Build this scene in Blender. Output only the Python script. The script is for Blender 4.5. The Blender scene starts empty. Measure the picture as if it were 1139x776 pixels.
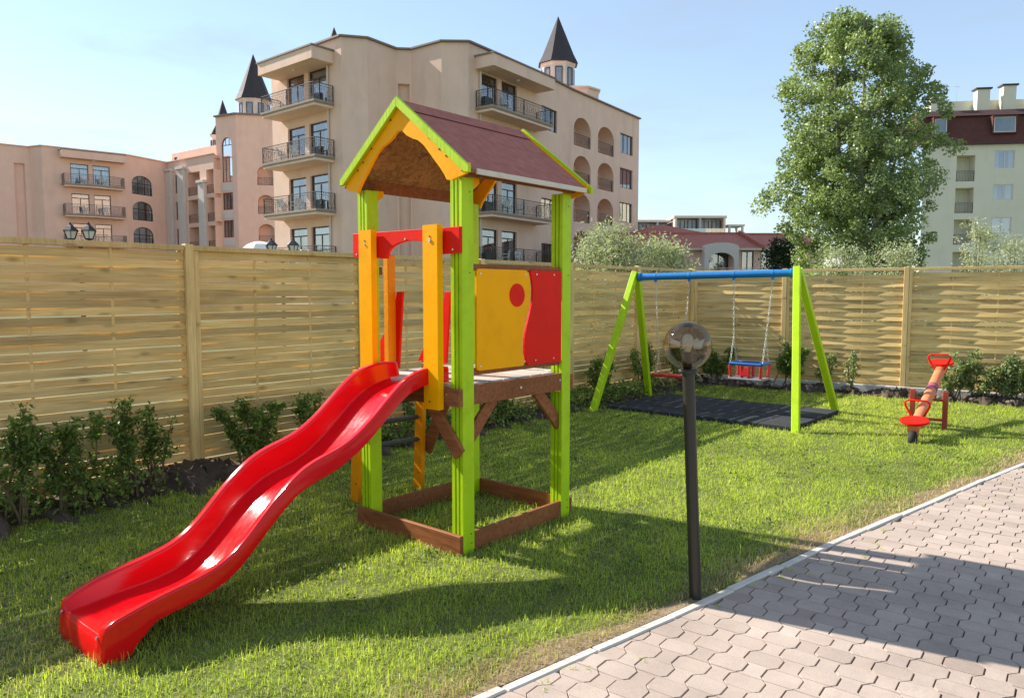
import bpy, bmesh, math, random
import numpy as np
from mathutils import Vector, Matrix

R = math.radians
random.seed(7)
rng = np.random.default_rng(11)
S = bpy.context.scene
COL = S.collection

# ------------------------------------------------------------------ camera
EYE = 1.55
cam_d = bpy.data.cameras.new("camera")
cam_d.sensor_fit = 'HORIZONTAL'
cam_d.sensor_width = 36.0
cam_d.lens = 36.0 * 827.085 / 1139.0
cam_d.clip_start = 0.05
cam_d.clip_end = 2000
cam = bpy.data.objects.new("camera", cam_d)
COL.objects.link(cam)
cam.location = (0, 0, EYE)
cam.rotation_euler = (R(90) - 0.0769, 0, 0)
S.camera = cam

# ------------------------------------------------------------------ world and sun
SUN_DIR = Vector((0.880, -0.475, 0)).normalized()      # the way the shadows fall
SUN_EL = R(35.2)
to_sun = Vector((-SUN_DIR.x * math.cos(SUN_EL), -SUN_DIR.y * math.cos(SUN_EL), math.sin(SUN_EL)))
w = bpy.data.worlds.new("World")
S.world = w
w.use_nodes = True
nt = w.node_tree
nt.nodes.clear()
out = nt.nodes.new('ShaderNodeOutputWorld')
bg = nt.nodes.new('ShaderNodeBackground')
sky = nt.nodes.new('ShaderNodeTexSky')
sky.sky_type = 'NISHITA'
sky.sun_disc = False
sky.sun_elevation = SUN_EL
sky.sun_rotation = math.atan2(to_sun.x, to_sun.y)
sky.air_density = 1.0
sky.dust_density = 0.1
sky.ozone_density = 1.0
bg.inputs['Strength'].default_value = 0.12
# thin high cloud
tc = nt.nodes.new('ShaderNodeTexCoord')
mp = nt.nodes.new('ShaderNodeMapping'); mp.inputs['Scale'].default_value = (1.6, 2.2, 7.0)
mp.inputs['Rotation'].default_value = (0.1, 0.25, 0.4)
nz = nt.nodes.new('ShaderNodeTexNoise'); nz.inputs['Scale'].default_value = 1.7; nz.inputs['Detail'].default_value = 7; nz.inputs['Roughness'].default_value = 0.6
rp = nt.nodes.new('ShaderNodeMapRange'); rp.inputs['From Min'].default_value = 0.48; rp.inputs['From Max'].default_value = 0.8; rp.inputs['To Min'].default_value = 0.40; rp.inputs['To Max'].default_value = 0.80
mx = nt.nodes.new('ShaderNodeMix'); mx.data_type = 'RGBA'; mx.inputs['B'].default_value = (1.92, 2.26, 2.62, 1)
nt.links.new(tc.outputs['Generated'], mp.inputs['Vector']); nt.links.new(mp.outputs['Vector'], nz.inputs['Vector'])
nt.links.new(nz.outputs['Fac'], rp.inputs['Value']); nt.links.new(rp.outputs['Result'], mx.inputs['Factor'])
nt.links.new(sky.outputs['Color'], mx.inputs['A']); nt.links.new(mx.outputs['Result'], bg.inputs['Color'])
nt.links.new(bg.outputs['Background'], out.inputs['Surface'])

sun_d = bpy.data.lights.new("sun", 'SUN')
sun_d.energy = 4.3
sun_d.angle = R(0.53)
sun_d.color = (1.0, 0.945, 0.86)
sun = bpy.data.objects.new("sun", sun_d)
COL.objects.link(sun)
sun.rotation_euler = to_sun.to_track_quat('Z', 'Y').to_euler()
sun.location = (-20, 8, 20)

S.view_settings.view_transform = 'Standard'
S.view_settings.look = 'None'
S.view_settings.exposure = 1.15
S.view_settings.gamma = 1
S.view_settings.use_curve_mapping = False
S.render.engine = 'CYCLES'
S.cycles.max_bounces = 8
S.cycles.transparent_max_bounces = 12

# ------------------------------------------------------------------ garden axes: u runs along the left fence, v across
A_ = 0.7106
UX = Vector((math.sin(A_), math.cos(A_), 0))
VX = Vector((math.cos(A_), -math.sin(A_), 0))
ROTZ = -A_                    # local x = v, local y = u
def uv(u, v, z=0.0):
    p = UX * u + VX * v
    return Vector((p.x, p.y, z))

# ------------------------------------------------------------------ materials
MATS = {}
def _base(name):
    m = bpy.data.materials.new(name)
    m.use_nodes = True
    return m, m.node_tree, m.node_tree.nodes['Principled BSDF']
def c4(c): return (c[0], c[1], c[2], 1)
def srgb(r, g, b):
    f = lambda x: (x / 255 / 12.92) if x <= 10 else ((x / 255 + 0.055) / 1.055) ** 2.4
    return (f(r), f(g), f(b))
def scaled(c, k): return tuple(min(1, x * k) for x in c)

def mat(name, col, rough=0.6, var=0.12, scale=6.0, bump=0.0, bscale=None, spec=0.5, stretch=(1, 1, 1), metal=0.0, island=0.0, coat=0.0, detail=6, stain=0.0, sstretch=(1, 1, 1), sscale=2.0):
    """procedural: noise-varied colour, roughness variation, optional bump and per-island tint"""
    m, t, b = _base(name)
    N = t.nodes; L = t.links
    tcn = N.new('ShaderNodeTexCoord'); mpn = N.new('ShaderNodeMapping'); mpn.inputs['Scale'].default_value = stretch
    n = N.new('ShaderNodeTexNoise'); n.inputs['Scale'].default_value = scale; n.inputs['Detail'].default_value = detail; n.inputs['Roughness'].default_value = 0.6
    L.new(tcn.outputs['Object'], mpn.inputs['Vector']); L.new(mpn.outputs['Vector'], n.inputs['Vector'])
    r = N.new('ShaderNodeMapRange'); r.inputs['From Min'].default_value = 0.25; r.inputs['From Max'].default_value = 0.75
    r.inputs['To Min'].default_value = 1 - var; r.inputs['To Max'].default_value = 1 + var
    L.new(n.outputs['Fac'], r.inputs['Value'])
    fac = r.outputs['Result']
    if island:
        g = N.new('ShaderNodeNewGeometry'); ri = N.new('ShaderNodeMapRange')
        ri.inputs['To Min'].default_value = 1 - island; ri.inputs['To Max'].default_value = 1 + island
        L.new(g.outputs['Random Per Island'], ri.inputs['Value'])
        mu = N.new('ShaderNodeMath'); mu.operation = 'MULTIPLY'
        L.new(fac, mu.inputs[0]); L.new(ri.outputs['Result'], mu.inputs[1]); fac = mu.outputs[0]
    if stain:
        ms = N.new('ShaderNodeMapping'); ms.inputs['Scale'].default_value = sstretch
        L.new(tcn.outputs['Object'], ms.inputs['Vector'])
        sn = N.new('ShaderNodeTexNoise'); sn.inputs['Scale'].default_value = sscale; sn.inputs['Detail'].default_value = 9; sn.inputs['Roughness'].default_value = 0.7
        L.new(ms.outputs['Vector'], sn.inputs['Vector'])
        sr = N.new('ShaderNodeMapRange'); sr.inputs['From Min'].default_value = 0.5; sr.inputs['From Max'].default_value = 0.72
        sr.inputs['To Min'].default_value = 1.0; sr.inputs['To Max'].default_value = 1 - stain
        L.new(sn.outputs['Fac'], sr.inputs['Value'])
        mu3 = N.new('ShaderNodeMath'); mu3.operation = 'MULTIPLY'; L.new(fac, mu3.inputs[0]); L.new(sr.outputs['Result'], mu3.inputs[1]); fac = mu3.outputs[0]
    v = N.new('ShaderNodeVectorMath'); v.operation = 'SCALE'; v.inputs[0].default_value = col
    L.new(fac, v.inputs['Scale'])
    L.new(v.outputs['Vector'], b.inputs['Base Color'])
    rr = N.new('ShaderNodeMapRange'); rr.inputs['To Min'].default_value = max(0.02, rough - 0.08); rr.inputs['To Max'].default_value = min(1, rough + 0.08)
    L.new(n.outputs['Fac'], rr.inputs['Value']); L.new(rr.outputs['Result'], b.inputs['Roughness'])
    b.inputs['Specular IOR Level'].default_value = spec
    b.inputs['Metallic'].default_value = metal
    b.inputs['Coat Weight'].default_value = coat
    b.inputs['Coat Roughness'].default_value = 0.06
    if bump:
        n2 = N.new('ShaderNodeTexNoise'); n2.inputs['Scale'].default_value = bscale or scale * 3; n2.inputs['Detail'].default_value = 8
        L.new(mpn.outputs['Vector'], n2.inputs['Vector'])
        bm_ = N.new('ShaderNodeBump'); bm_.inputs['Strength'].default_value = bump; bm_.inputs['Distance'].default_value = 0.01
        L.new(n2.outputs['Fac'], bm_.inputs['Height']); L.new(bm_.outputs['Normal'], b.inputs['Normal'])
    MATS[name] = m
    return m

def wood(name, c1, c2, rough=0.65, grain=(1.2, 26, 26), island=0.18, knots=True, spec=0.3):
    """plank wood: stretched grain, a shift per board, darker knots"""
    m, t, b = _base(name)
    N = t.nodes; L = t.links
    tcn = N.new('ShaderNodeTexCoord'); g = N.new('ShaderNodeNewGeometry')
    off = N.new('ShaderNodeVectorMath'); off.operation = 'SCALE'; off.inputs[0].default_value = (31, 17, 23)
    L.new(g.outputs['Random Per Island'], off.inputs['Scale'])
    add = N.new('ShaderNodeVectorMath'); L.new(tcn.outputs['Object'], add.inputs[0]); L.new(off.outputs['Vector'], add.inputs[1])
    mpn = N.new('ShaderNodeMapping'); mpn.inputs['Scale'].default_value = grain
    L.new(add.outputs['Vector'], mpn.inputs['Vector'])
    n = N.new('ShaderNodeTexNoise'); n.inputs['Scale'].default_value = 1.6; n.inputs['Detail'].default_value = 8; n.inputs['Roughness'].default_value = 0.65; n.inputs['Distortion'].default_value = 0.5
    L.new(mpn.outputs['Vector'], n.inputs['Vector'])
    cr = N.new('ShaderNodeValToRGB')
    cr.color_ramp.elements[0].position = 0.3; cr.color_ramp.elements[0].color = c4(c2)
    cr.color_ramp.elements[1].position = 0.62; cr.color_ramp.elements[1].color = c4(c1)
    L.new(n.outputs['Fac'], cr.inputs['Fac'])
    colr = cr.outputs['Color']
    # big slow tone shifts (green preservative)
    n3 = N.new('ShaderNodeTexNoise'); n3.inputs['Scale'].default_value = 1.3; n3.inputs['Detail'].default_value = 3
    L.new(add.outputs['Vector'], n3.inputs['Vector'])
    mr = N.new('ShaderNodeMapRange'); mr.inputs['From Min'].default_value = 0.3; mr.inputs['From Max'].default_value = 0.7
    mr.inputs['To Min'].default_value = 0.82; mr.inputs['To Max'].default_value = 1.16
    L.new(n3.outputs['Fac'], mr.inputs['Value'])
    ri = N.new('ShaderNodeMapRange'); ri.inputs['To Min'].default_value = 1 - island; ri.inputs['To Max'].default_value = 1 + island
    L.new(g.outputs['Random Per Island'], ri.inputs['Value'])
    mu = N.new('ShaderNodeMath'); mu.operation = 'MULTIPLY'; L.new(mr.outputs['Result'], mu.inputs[0]); L.new(ri.outputs['Result'], mu.inputs[1])
    fac = mu.outputs[0]
    if knots:
        mk = N.new('ShaderNodeMapping'); mk.inputs['Scale'].default_value = (3.2, 7, 7)
        L.new(add.outputs['Vector'], mk.inputs['Vector'])
        vo = N.new('ShaderNodeTexVoronoi'); vo.inputs['Scale'].default_value = 1.0
        L.new(mk.outputs['Vector'], vo.inputs['Vector'])
        kr = N.new('ShaderNodeMapRange'); kr.inputs['From Min'].default_value = 0.05; kr.inputs['From Max'].default_value = 0.2
        kr.inputs['To Min'].default_value = 0.58; kr.inputs['To Max'].default_value = 1.0
        L.new(vo.outputs['Distance'], kr.inputs['Value'])
        mu2 = N.new('ShaderNodeMath'); mu2.operation = 'MULTIPLY'; L.new(fac, mu2.inputs[0]); L.new(kr.outputs['Result'], mu2.inputs[1]); fac = mu2.outputs[0]
    v = N.new('ShaderNodeVectorMath'); v.operation = 'SCALE'
    L.new(colr, v.inputs[0]); L.new(fac, v.inputs['Scale'])
    L.new(v.outputs['Vector'], b.inputs['Base Color'])
    b.inputs['Roughness'].default_value = rough
    b.inputs['Specular IOR Level'].default_value = spec
    bp = N.new('ShaderNodeBump'); bp.inputs['Strength'].default_value = 0.35; bp.inputs['Distance'].default_value = 0.004
    L.new(n.outputs['Fac'], bp.inputs['Height']); L.new(bp.outputs['Normal'], b.inputs['Normal'])
    MATS[name] = m
    return m

def leaf_mat(name, c_dark, c_light, trans=0.35, rough=0.45, spec=0.35):
    m, t, b = _base(name)
    N = t.nodes; L = t.links
    at = N.new('ShaderNodeAttribute'); at.attribute_name = 'tint'
    cr = N.new('ShaderNodeValToRGB')
    cr.color_ramp.elements[0].position = 0.0; cr.color_ramp.elements[0].color = c4(c_dark)
    cr.color_ramp.elements[1].position = 1.0; cr.color_ramp.elements[1].color = c4(c_light)
    L.new(at.outputs['Fac'], cr.inputs['Fac'])
    L.new(cr.outputs['Color'], b.inputs['Base Color'])
    b.inputs['Roughness'].default_value = rough
    b.inputs['Specular IOR Level'].default_value = spec
    tr = N.new('ShaderNodeBsdfTranslucent')
    tv = N.new('ShaderNodeVectorMath'); tv.operation = 'MULTIPLY'; tv.inputs[1].default_value = (1.25, 1.3, 0.6)
    L.new(cr.outputs['Color'], tv.inputs[0]); L.new(tv.outputs['Vector'], tr.inputs['Color'])
    ms = N.new('ShaderNodeMixShader'); ms.inputs['Fac'].default_value = trans
    L.new(b.outputs['BSDF'], ms.inputs[1]); L.new(tr.outputs['BSDF'], ms.inputs[2])
    L.new(ms.outputs['Shader'], t.nodes['Material Output'].inputs['Surface'])
    MATS[name] = m
    return m

def glass_mat(name, tint, refl_rough=0.03, fac=0.35):
    m, t, b = _base(name)
    N = t.nodes; L = t.links
    tr = N.new('ShaderNodeBsdfTransparent'); tr.inputs['Color'].default_value = c4(tint)
    gl = N.new('ShaderNodeBsdfGlossy'); gl.inputs['Roughness'].default_value = refl_rough
    lw = N.new('ShaderNodeLayerWeight'); lw.inputs['Blend'].default_value = 0.25
    mr = N.new('ShaderNodeMapRange'); mr.inputs['To Min'].default_value = fac; mr.inputs['To Max'].default_value = 0.95
    L.new(lw.outputs['Fresnel'], mr.inputs['Value'])
    nn = N.new('ShaderNodeTexNoise'); nn.inputs['Scale'].default_value = 1.2
    bp = N.new('ShaderNodeBump'); bp.inputs['Strength'].default_value = 0.04; bp.inputs['Distance'].default_value = 0.02
    L.new(nn.outputs['Fac'], bp.inputs['Height']); L.new(bp.outputs['Normal'], gl.inputs['Normal'])
    ms = N.new('ShaderNodeMixShader')
    L.new(mr.outputs['Result'], ms.inputs['Fac']); L.new(tr.outputs['BSDF'], ms.inputs[1]); L.new(gl.outputs['BSDF'], ms.inputs[2])
    L.new(ms.outputs['Shader'], N['Material Output'].inputs['Surface'])
    MATS[name] = m
    return m

LIME = mat('lime_paint', (0.45, 0.66, 0.012), 0.45, 0.07, 9, 0.25, 70, 0.2, stretch=(1, 1, 0.06), stain=0.22, sscale=5.0)
YELLOW = mat('yellow_paint', (1.0, 0.43, 0.001), 0.48, 0.04, 7, 0.08, 50, 0.1, stain=0.10, sscale=6.0)
ORANGE = mat('orange_paint', (0.86, 0.30, 0.004), 0.45, 0.06, 8, 0.15, 50, 0.2, stain=0.2, sscale=6.0)
RED = mat('red_paint', (0.78, 0.014, 0.004), 0.46, 0.06, 8, 0.08, 50, 0.12, stain=0.12, sscale=6.0)
SLIDE = mat('red_glass_fibre', (0.72, 0.004, 0.008), 0.11, 0.07, 3, 0.04, 11, 0.38, stretch=(14, 0.8, 6), coat=0.0, stain=0.10, sstretch=(8, 1, 3), sscale=3.0)
BROWN = wood('brown_stained_wood', (0.31, 0.115, 0.045), (0.17, 0.055, 0.022), 0.6, (3, 26, 26), 0.12, False, 0.15)
DECKW = wood('weathered_deck', (0.50, 0.47, 0.42), (0.30, 0.27, 0.235), 0.75, (26, 1.6, 26), 0.12, False)
SHINGLE = mat('bitumen_shingle', (0.42, 0.155, 0.118), 0.95, 0.2, 16, 0.5, 140, 0.15)
STEEL = mat('galvanised_steel', (0.55, 0.56, 0.57), 0.35, 0.1, 20, metal=1.0)
DARKSTEEL = mat('dark_bolt', (0.06, 0.05, 0.045), 0.5, 0.1, 20, metal=0.4)
RUNG = mat('grey_rung', (0.05, 0.056, 0.07), 0.35, 0.1, 12)
CREAM = mat('cream_edge_strip', (0.62, 0.55, 0.44), 0.5, 0.1, 12)
BLUE = mat('blue_paint', (0.012, 0.185, 0.50), 0.35, 0.06, 9, 0.05, 40)
PLBLUE = mat('blue_plastic', (0.012, 0.10, 0.36), 0.4, 0.06, 9)
PLRED = mat('red_plastic', (0.55, 0.02, 0.02), 0.4, 0.06, 9)
RUBBER = mat('black_rubber', (0.010, 0.010, 0.011), 0.8, 0.2, 14, 0.3, 60)
MATR = mat('rubber_mat', (0.034, 0.036, 0.041), 0.85, 0.25, 4, 0.5, 90, 0.3)
LOGO = mat('salmon_log', (0.74, 0.21, 0.075), 0.55, 0.15, 5, 0.2, 40, stretch=(1, 1, 1))
PURPLE = mat('purple_band', (0.20, 0.03, 0.14), 0.5, 0.15, 12)
POLE = mat('dark_pole', (0.030, 0.028, 0.022), 0.36, 0.12, 6, 0.05, 60, 0.4)
BULBM = mat('white_bulb', (0.82, 0.81, 0.76), 0.35, 0.05, 8)
FENCEW = wood('treated_pine', (0.76, 0.535, 0.225), (0.54, 0.355, 0.13), 0.7, (1.2, 30, 30), 0.26, True, 0.25)
POSTW = wood('treated_pine_post', (0.76, 0.55, 0.25), (0.57, 0.39, 0.155), 0.7, (30, 30, 1.4), 0.1, True, 0.25)
CONC = mat('pale_concrete', (0.60, 0.57, 0.52), 0.85, 0.15, 5, 0.4, 60, 0.2)
KERB = mat('kerb_concrete', (0.60, 0.54, 0.46), 0.85, 0.14, 6, 0.4, 70, 0.2)
SOIL = mat('dark_soil', (0.095, 0.070, 0.052), 0.95, 0.45, 7, 1.0, 40, 0.1)
STONE = mat('grey_stone', (0.15, 0.125, 0.105), 0.85, 0.3, 9, 0.5, 40, 0.2, island=0.3)
BARK = mat('shrub_stem', (0.16, 0.115, 0.07), 0.85, 0.3, 20, 0.5, 60, 0.2)
TREEBARK = mat('pale_bark', (0.27, 0.25, 0.20), 0.85, 0.3, 8, 0.6, 30, 0.2, stretch=(1, 1, 0.3))
GLASS = glass_mat('window_glass', (0.72, 0.76, 0.80), 0.02, 0.30)
FRAME = mat('dark_window_frame', (0.055, 0.030, 0.030), 0.5, 0.1, 10)
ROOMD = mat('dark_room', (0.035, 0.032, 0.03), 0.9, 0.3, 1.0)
CURTAIN = mat('pale_curtain', (0.55, 0.55, 0.56), 0.9, 0.12, 12, 0.3, 10, 0.1, stretch=(8, 8, 0.3))
PEACH = mat('peach_render', (0.56, 0.355, 0.245), 0.92, 0.05, 0.9, 0.25, 30, 0.15)
TANR = mat('tan_render', (0.79, 0.56, 0.435), 0.92, 0.06, 0.9, 0.25, 30, 0.15, stain=0.14, sstretch=(1, 1, 0.22), sscale=0.9)
PINKR = mat('pink_render', (0.82, 0.545, 0.425), 0.92, 0.06, 0.9, 0.25, 30, 0.15, stain=0.10, sstretch=(1, 1, 0.22), sscale=0.9)
WHITER = mat('white_render', (0.66, 0.58, 0.52), 0.9, 0.06, 1.2, 0.2, 30, 0.15)
SLABM = mat('balcony_edge', (0.34, 0.27, 0.21), 0.85, 0.12, 3, 0.3, 30, 0.15)
CAP = mat('parapet_cap', (0.22, 0.17, 0.15), 0.7, 0.12, 3)
IRON = mat('wrought_iron', (0.085, 0.07, 0.06), 0.55, 0.1, 10)
SLATE = mat('dark_slate', (0.050, 0.043, 0.046), 0.75, 0.2, 3, 0.4, 30, 0.3, stretch=(1, 1, 3))
GREENR = mat('pale_green_render', (0.72, 0.68, 0.53), 0.9, 0.05, 0.8, 0.2, 30, 0.15, stain=0.08, sstretch=(1, 1, 0.25), sscale=0.9)
REDROOF = mat('red_mansard', (0.115, 0.045, 0.036), 0.8, 0.2, 3, 0.5, 12, 0.2)
TILER = mat('red_roof_tile', (0.46, 0.16, 0.11), 0.8, 0.18, 2.5, 0.5, 10, 0.2)
WHITEP = mat('white_plastic', (0.75, 0.75, 0.74), 0.4, 0.05, 8)
CANVAS = mat('cream_canvas', (0.72, 0.68, 0.60), 0.85, 0.05, 3)
BLACKM = mat('black_metal', (0.015, 0.015, 0.016), 0.4, 0.1, 8)
FROST = mat('frosted_glass', (0.62, 0.62, 0.60), 0.4, 0.06, 8)
GREYR = mat('grey_render', (0.42, 0.42, 0.43), 0.9, 0.06, 1)
LEAF_SHRUB = leaf_mat('shrub_leaf', (0.055, 0.10, 0.022), (0.26, 0.35, 0.08), 0.3, 0.5, 0.25)
LEAF_LIGHT = leaf_mat('light_shrub_leaf', (0.10, 0.145, 0.05), (0.36, 0.42, 0.18), 0.3, 0.45, 0.4)
LEAF_TREE = leaf_mat('poplar_leaf', (0.12, 0.175, 0.075), (0.44, 0.52, 0.235), 0.38, 0.38, 0.5)
LEAF_OLIVE = leaf_mat('silver_leaf', (0.24, 0.28, 0.17), (0.58, 0.60, 0.42), 0.3, 0.6, 0.3)
GRASSM = leaf_mat('grass_blade', (0.18, 0.28, 0.03), (0.64, 0.72, 0.14), 0.5, 0.5, 0.25)
DRYM = leaf_mat('dry_blade', (0.32, 0.24, 0.12), (0.62, 0.50, 0.29), 0.3, 0.7, 0.15)

# smoked globe of the garden lamp
m, t, b = _base('smoked_globe')
tr_ = t.nodes.new('ShaderNodeBsdfTransparent'); tr_.inputs['Color'].default_value = (0.62, 0.55, 0.44, 1)
gl_ = t.nodes.new('ShaderNodeBsdfGlossy'); gl_.inputs['Roughness'].default_value = 0.02; gl_.inputs['Color'].default_value = (0.95, 0.9, 0.85, 1)
lw_ = t.nodes.new('ShaderNodeLayerWeight'); lw_.inputs['Blend'].default_value = 0.22
mr_ = t.nodes.new('ShaderNodeMapRange'); mr_.inputs['To Min'].default_value = 0.05; mr_.inputs['To Max'].default_value = 0.7
nz_ = t.nodes.new('ShaderNodeTexNoise'); nz_.inputs['Scale'].default_value = 9
mrr = t.nodes.new('ShaderNodeMapRange'); mrr.inputs['To Min'].default_value = 0.01; mrr.inputs['To Max'].default_value = 0.06
t.links.new(nz_.outputs['Fac'], mrr.inputs['Value']); t.links.new(mrr.outputs['Result'], gl_.inputs['Roughness'])
ms_ = t.nodes.new('ShaderNodeMixShader')
t.links.new(lw_.outputs['Fresnel'], mr_.inputs['Value']); t.links.new(mr_.outputs['Result'], ms_.inputs['Fac'])
t.links.new(tr_.outputs['BSDF'], ms_.inputs[1]); t.links.new(gl_.outputs['BSDF'], ms_.inputs[2])
t.links.new(ms_.outputs['Shader'], t.nodes['Material Output'].inputs['Surface'])
SMOKE = m

# underside board of the little roof (OSB flakes)
m, t, b = _base('osb_board')
tcn = t.nodes.new('ShaderNodeTexCoord')
vo = t.nodes.new('ShaderNodeTexVoronoi'); vo.inputs['Scale'].default_value = 26; vo.inputs['Randomness'].default_value = 1
nn = t.nodes.new('ShaderNodeTexNoise'); nn.inputs['Scale'].default_value = 16; nn.inputs['Detail'].default_value = 8
wv = t.nodes.new('ShaderNodeMix'); wv.data_type = 'RGBA'; wv.inputs['Factor'].default_value = 0.35
t.links.new(tcn.outputs['Object'], wv.inputs['A']); t.links.new(nn.outputs['Color'], wv.inputs['B'])
t.links.new(tcn.outputs['Object'], nn.inputs['Vector']); t.links.new(wv.outputs['Result'], vo.inputs['Vector'])
cr = t.nodes.new('ShaderNodeValToRGB')
cr.color_ramp.elements[0].color = (0.12, 0.055, 0.02, 1); cr.color_ramp.elements[1].color = (0.40, 0.22, 0.09, 1)
t.links.new(vo.outputs['Color'], cr.inputs['Fac']); t.links.new(cr.outputs['Color'], b.inputs['Base Color'])
b.inputs['Roughness'].default_value = 0.8
OSB = m

# pavers: tone per paver
def paver_mat():
    m, t, b = _base('concrete_paver')
    N = t.nodes; L = t.links
    at = N.new('ShaderNodeAttribute'); at.attribute_name = 'tint'
    cr = N.new('ShaderNodeValToRGB')
    cr.color_ramp.elements[0].color = c4((0.34, 0.265, 0.215)); cr.color_ramp.elements[1].color = c4((0.50, 0.405, 0.335))
    e = cr.color_ramp.elements.new(0.5); e.color = c4((0.43, 0.34, 0.28))
    L.new(at.outputs['Fac'], cr.inputs['Fac'])
    tcn = N.new('ShaderNodeTexCoord')
    n = N.new('ShaderNodeTexNoise'); n.inputs['Scale'].default_value = 2.2; n.inputs['Detail'].default_value = 9; n.inputs['Roughness'].default_value = 0.7
    L.new(tcn.outputs['Object'], n.inputs['Vector'])
    r = N.new('ShaderNodeMapRange'); r.inputs['From Min'].default_value = 0.3; r.inputs['From Max'].default_value = 0.7; r.inputs['To Min'].default_value = 0.84; r.inputs['To Max'].default_value = 1.12
    L.new(n.outputs['Fac'], r.inputs['Value'])
    n2 = N.new('ShaderNodeTexNoise'); n2.inputs['Scale'].default_value = 160; n2.inputs['Detail'].default_value = 3
    L.new(tcn.outputs['Object'], n2.inputs['Vector'])
    r2 = N.new('ShaderNodeMapRange'); r2.inputs['From Min'].default_value = 0.3; r2.inputs['From Max'].default_value = 0.7; r2.inputs['To Min'].default_value = 0.9; r2.inputs['To Max'].default_value = 1.08
    L.new(n2.outputs['Fac'], r2.inputs['Value'])
    mu = N.new('ShaderNodeMath'); mu.operation = 'MULTIPLY'; L.new(r.outputs['Result'], mu.inputs[0]); L.new(r2.outputs['Result'], mu.inputs[1])
    n4 = N.new('ShaderNodeTexNoise'); n4.inputs['Scale'].default_value = 0.8; n4.inputs['Detail'].default_value = 10; n4.inputs['Roughness'].default_value = 0.75; n4.inputs['Distortion'].default_value = 0.6
    L.new(tcn.outputs['Object'], n4.inputs['Vector'])
    r4 = N.new('ShaderNodeMapRange'); r4.inputs['From Min'].default_value = 0.5; r4.inputs['From Max'].default_value = 0.68; r4.inputs['To Min'].default_value = 1.0; r4.inputs['To Max'].default_value = 0.8
    L.new(n4.outputs['Fac'], r4.inputs['Value'])
    mu4 = N.new('ShaderNodeMath'); mu4.operation = 'MULTIPLY'; L.new(mu.outputs[0], mu4.inputs[0]); L.new(r4.outputs['Result'], mu4.inputs[1])
    v = N.new('ShaderNodeVectorMath'); v.operation = 'SCALE'; L.new(cr.outputs['Color'], v.inputs[0]); L.new(mu4.outputs[0], v.inputs['Scale'])
    L.new(v.outputs['Vector'], b.inputs['Base Color'])
    b.inputs['Roughness'].default_value = 0.85; b.inputs['Specular IOR Level'].default_value = 0.25
    bp = N.new('ShaderNodeBump'); bp.inputs['Strength'].default_value = 0.3; bp.inputs['Distance'].default_value = 0.004
    L.new(n2.outputs['Fac'], bp.inputs['Height']); L.new(bp.outputs['Normal'], b.inputs['Normal'])
    return m
PAVER = paver_mat()
SANDJ = mat('joint_sand', (0.27, 0.215, 0.17), 0.95, 0.3, 14, 0.5, 90, 0.1)
LAWNM = mat('lawn_earth', (0.13, 0.145, 0.045), 0.95, 0.4, 6, 0.8, 40, 0.1)
GROUNDM = mat('far_ground', (0.13, 0.14, 0.07), 0.95, 0.35, 0.6, 0.5, 10, 0.1)
DRYSOIL = mat('dry_soil', (0.26, 0.19, 0.125), 0.95, 0.3, 9, 0.9, 60, 0.1)

# ------------------------------------------------------------------ object helpers
def tag(o, label=None, cat=None, group=None, kind=None):
    if label: o['label'] = label
    if cat: o['category'] = cat
    if group: o['group'] = group
    if kind: o['kind'] = kind
    return o

def thing(name, label, cat, loc=(0, 0, 0), rotz=0.0, group=None):
    o = bpy.data.objects.new(name, None)
    o.empty_display_size = 0.2
    COL.objects.link(o)
    o.location = loc
    o.rotation_euler = (0, 0, rotz)
    return tag(o, label, cat, group)

def root_matrix(o):
    while o.parent: o = o.parent
    return Matrix.Translation(o.location) @ o.rotation_euler.to_matrix().to_4x4()

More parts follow.
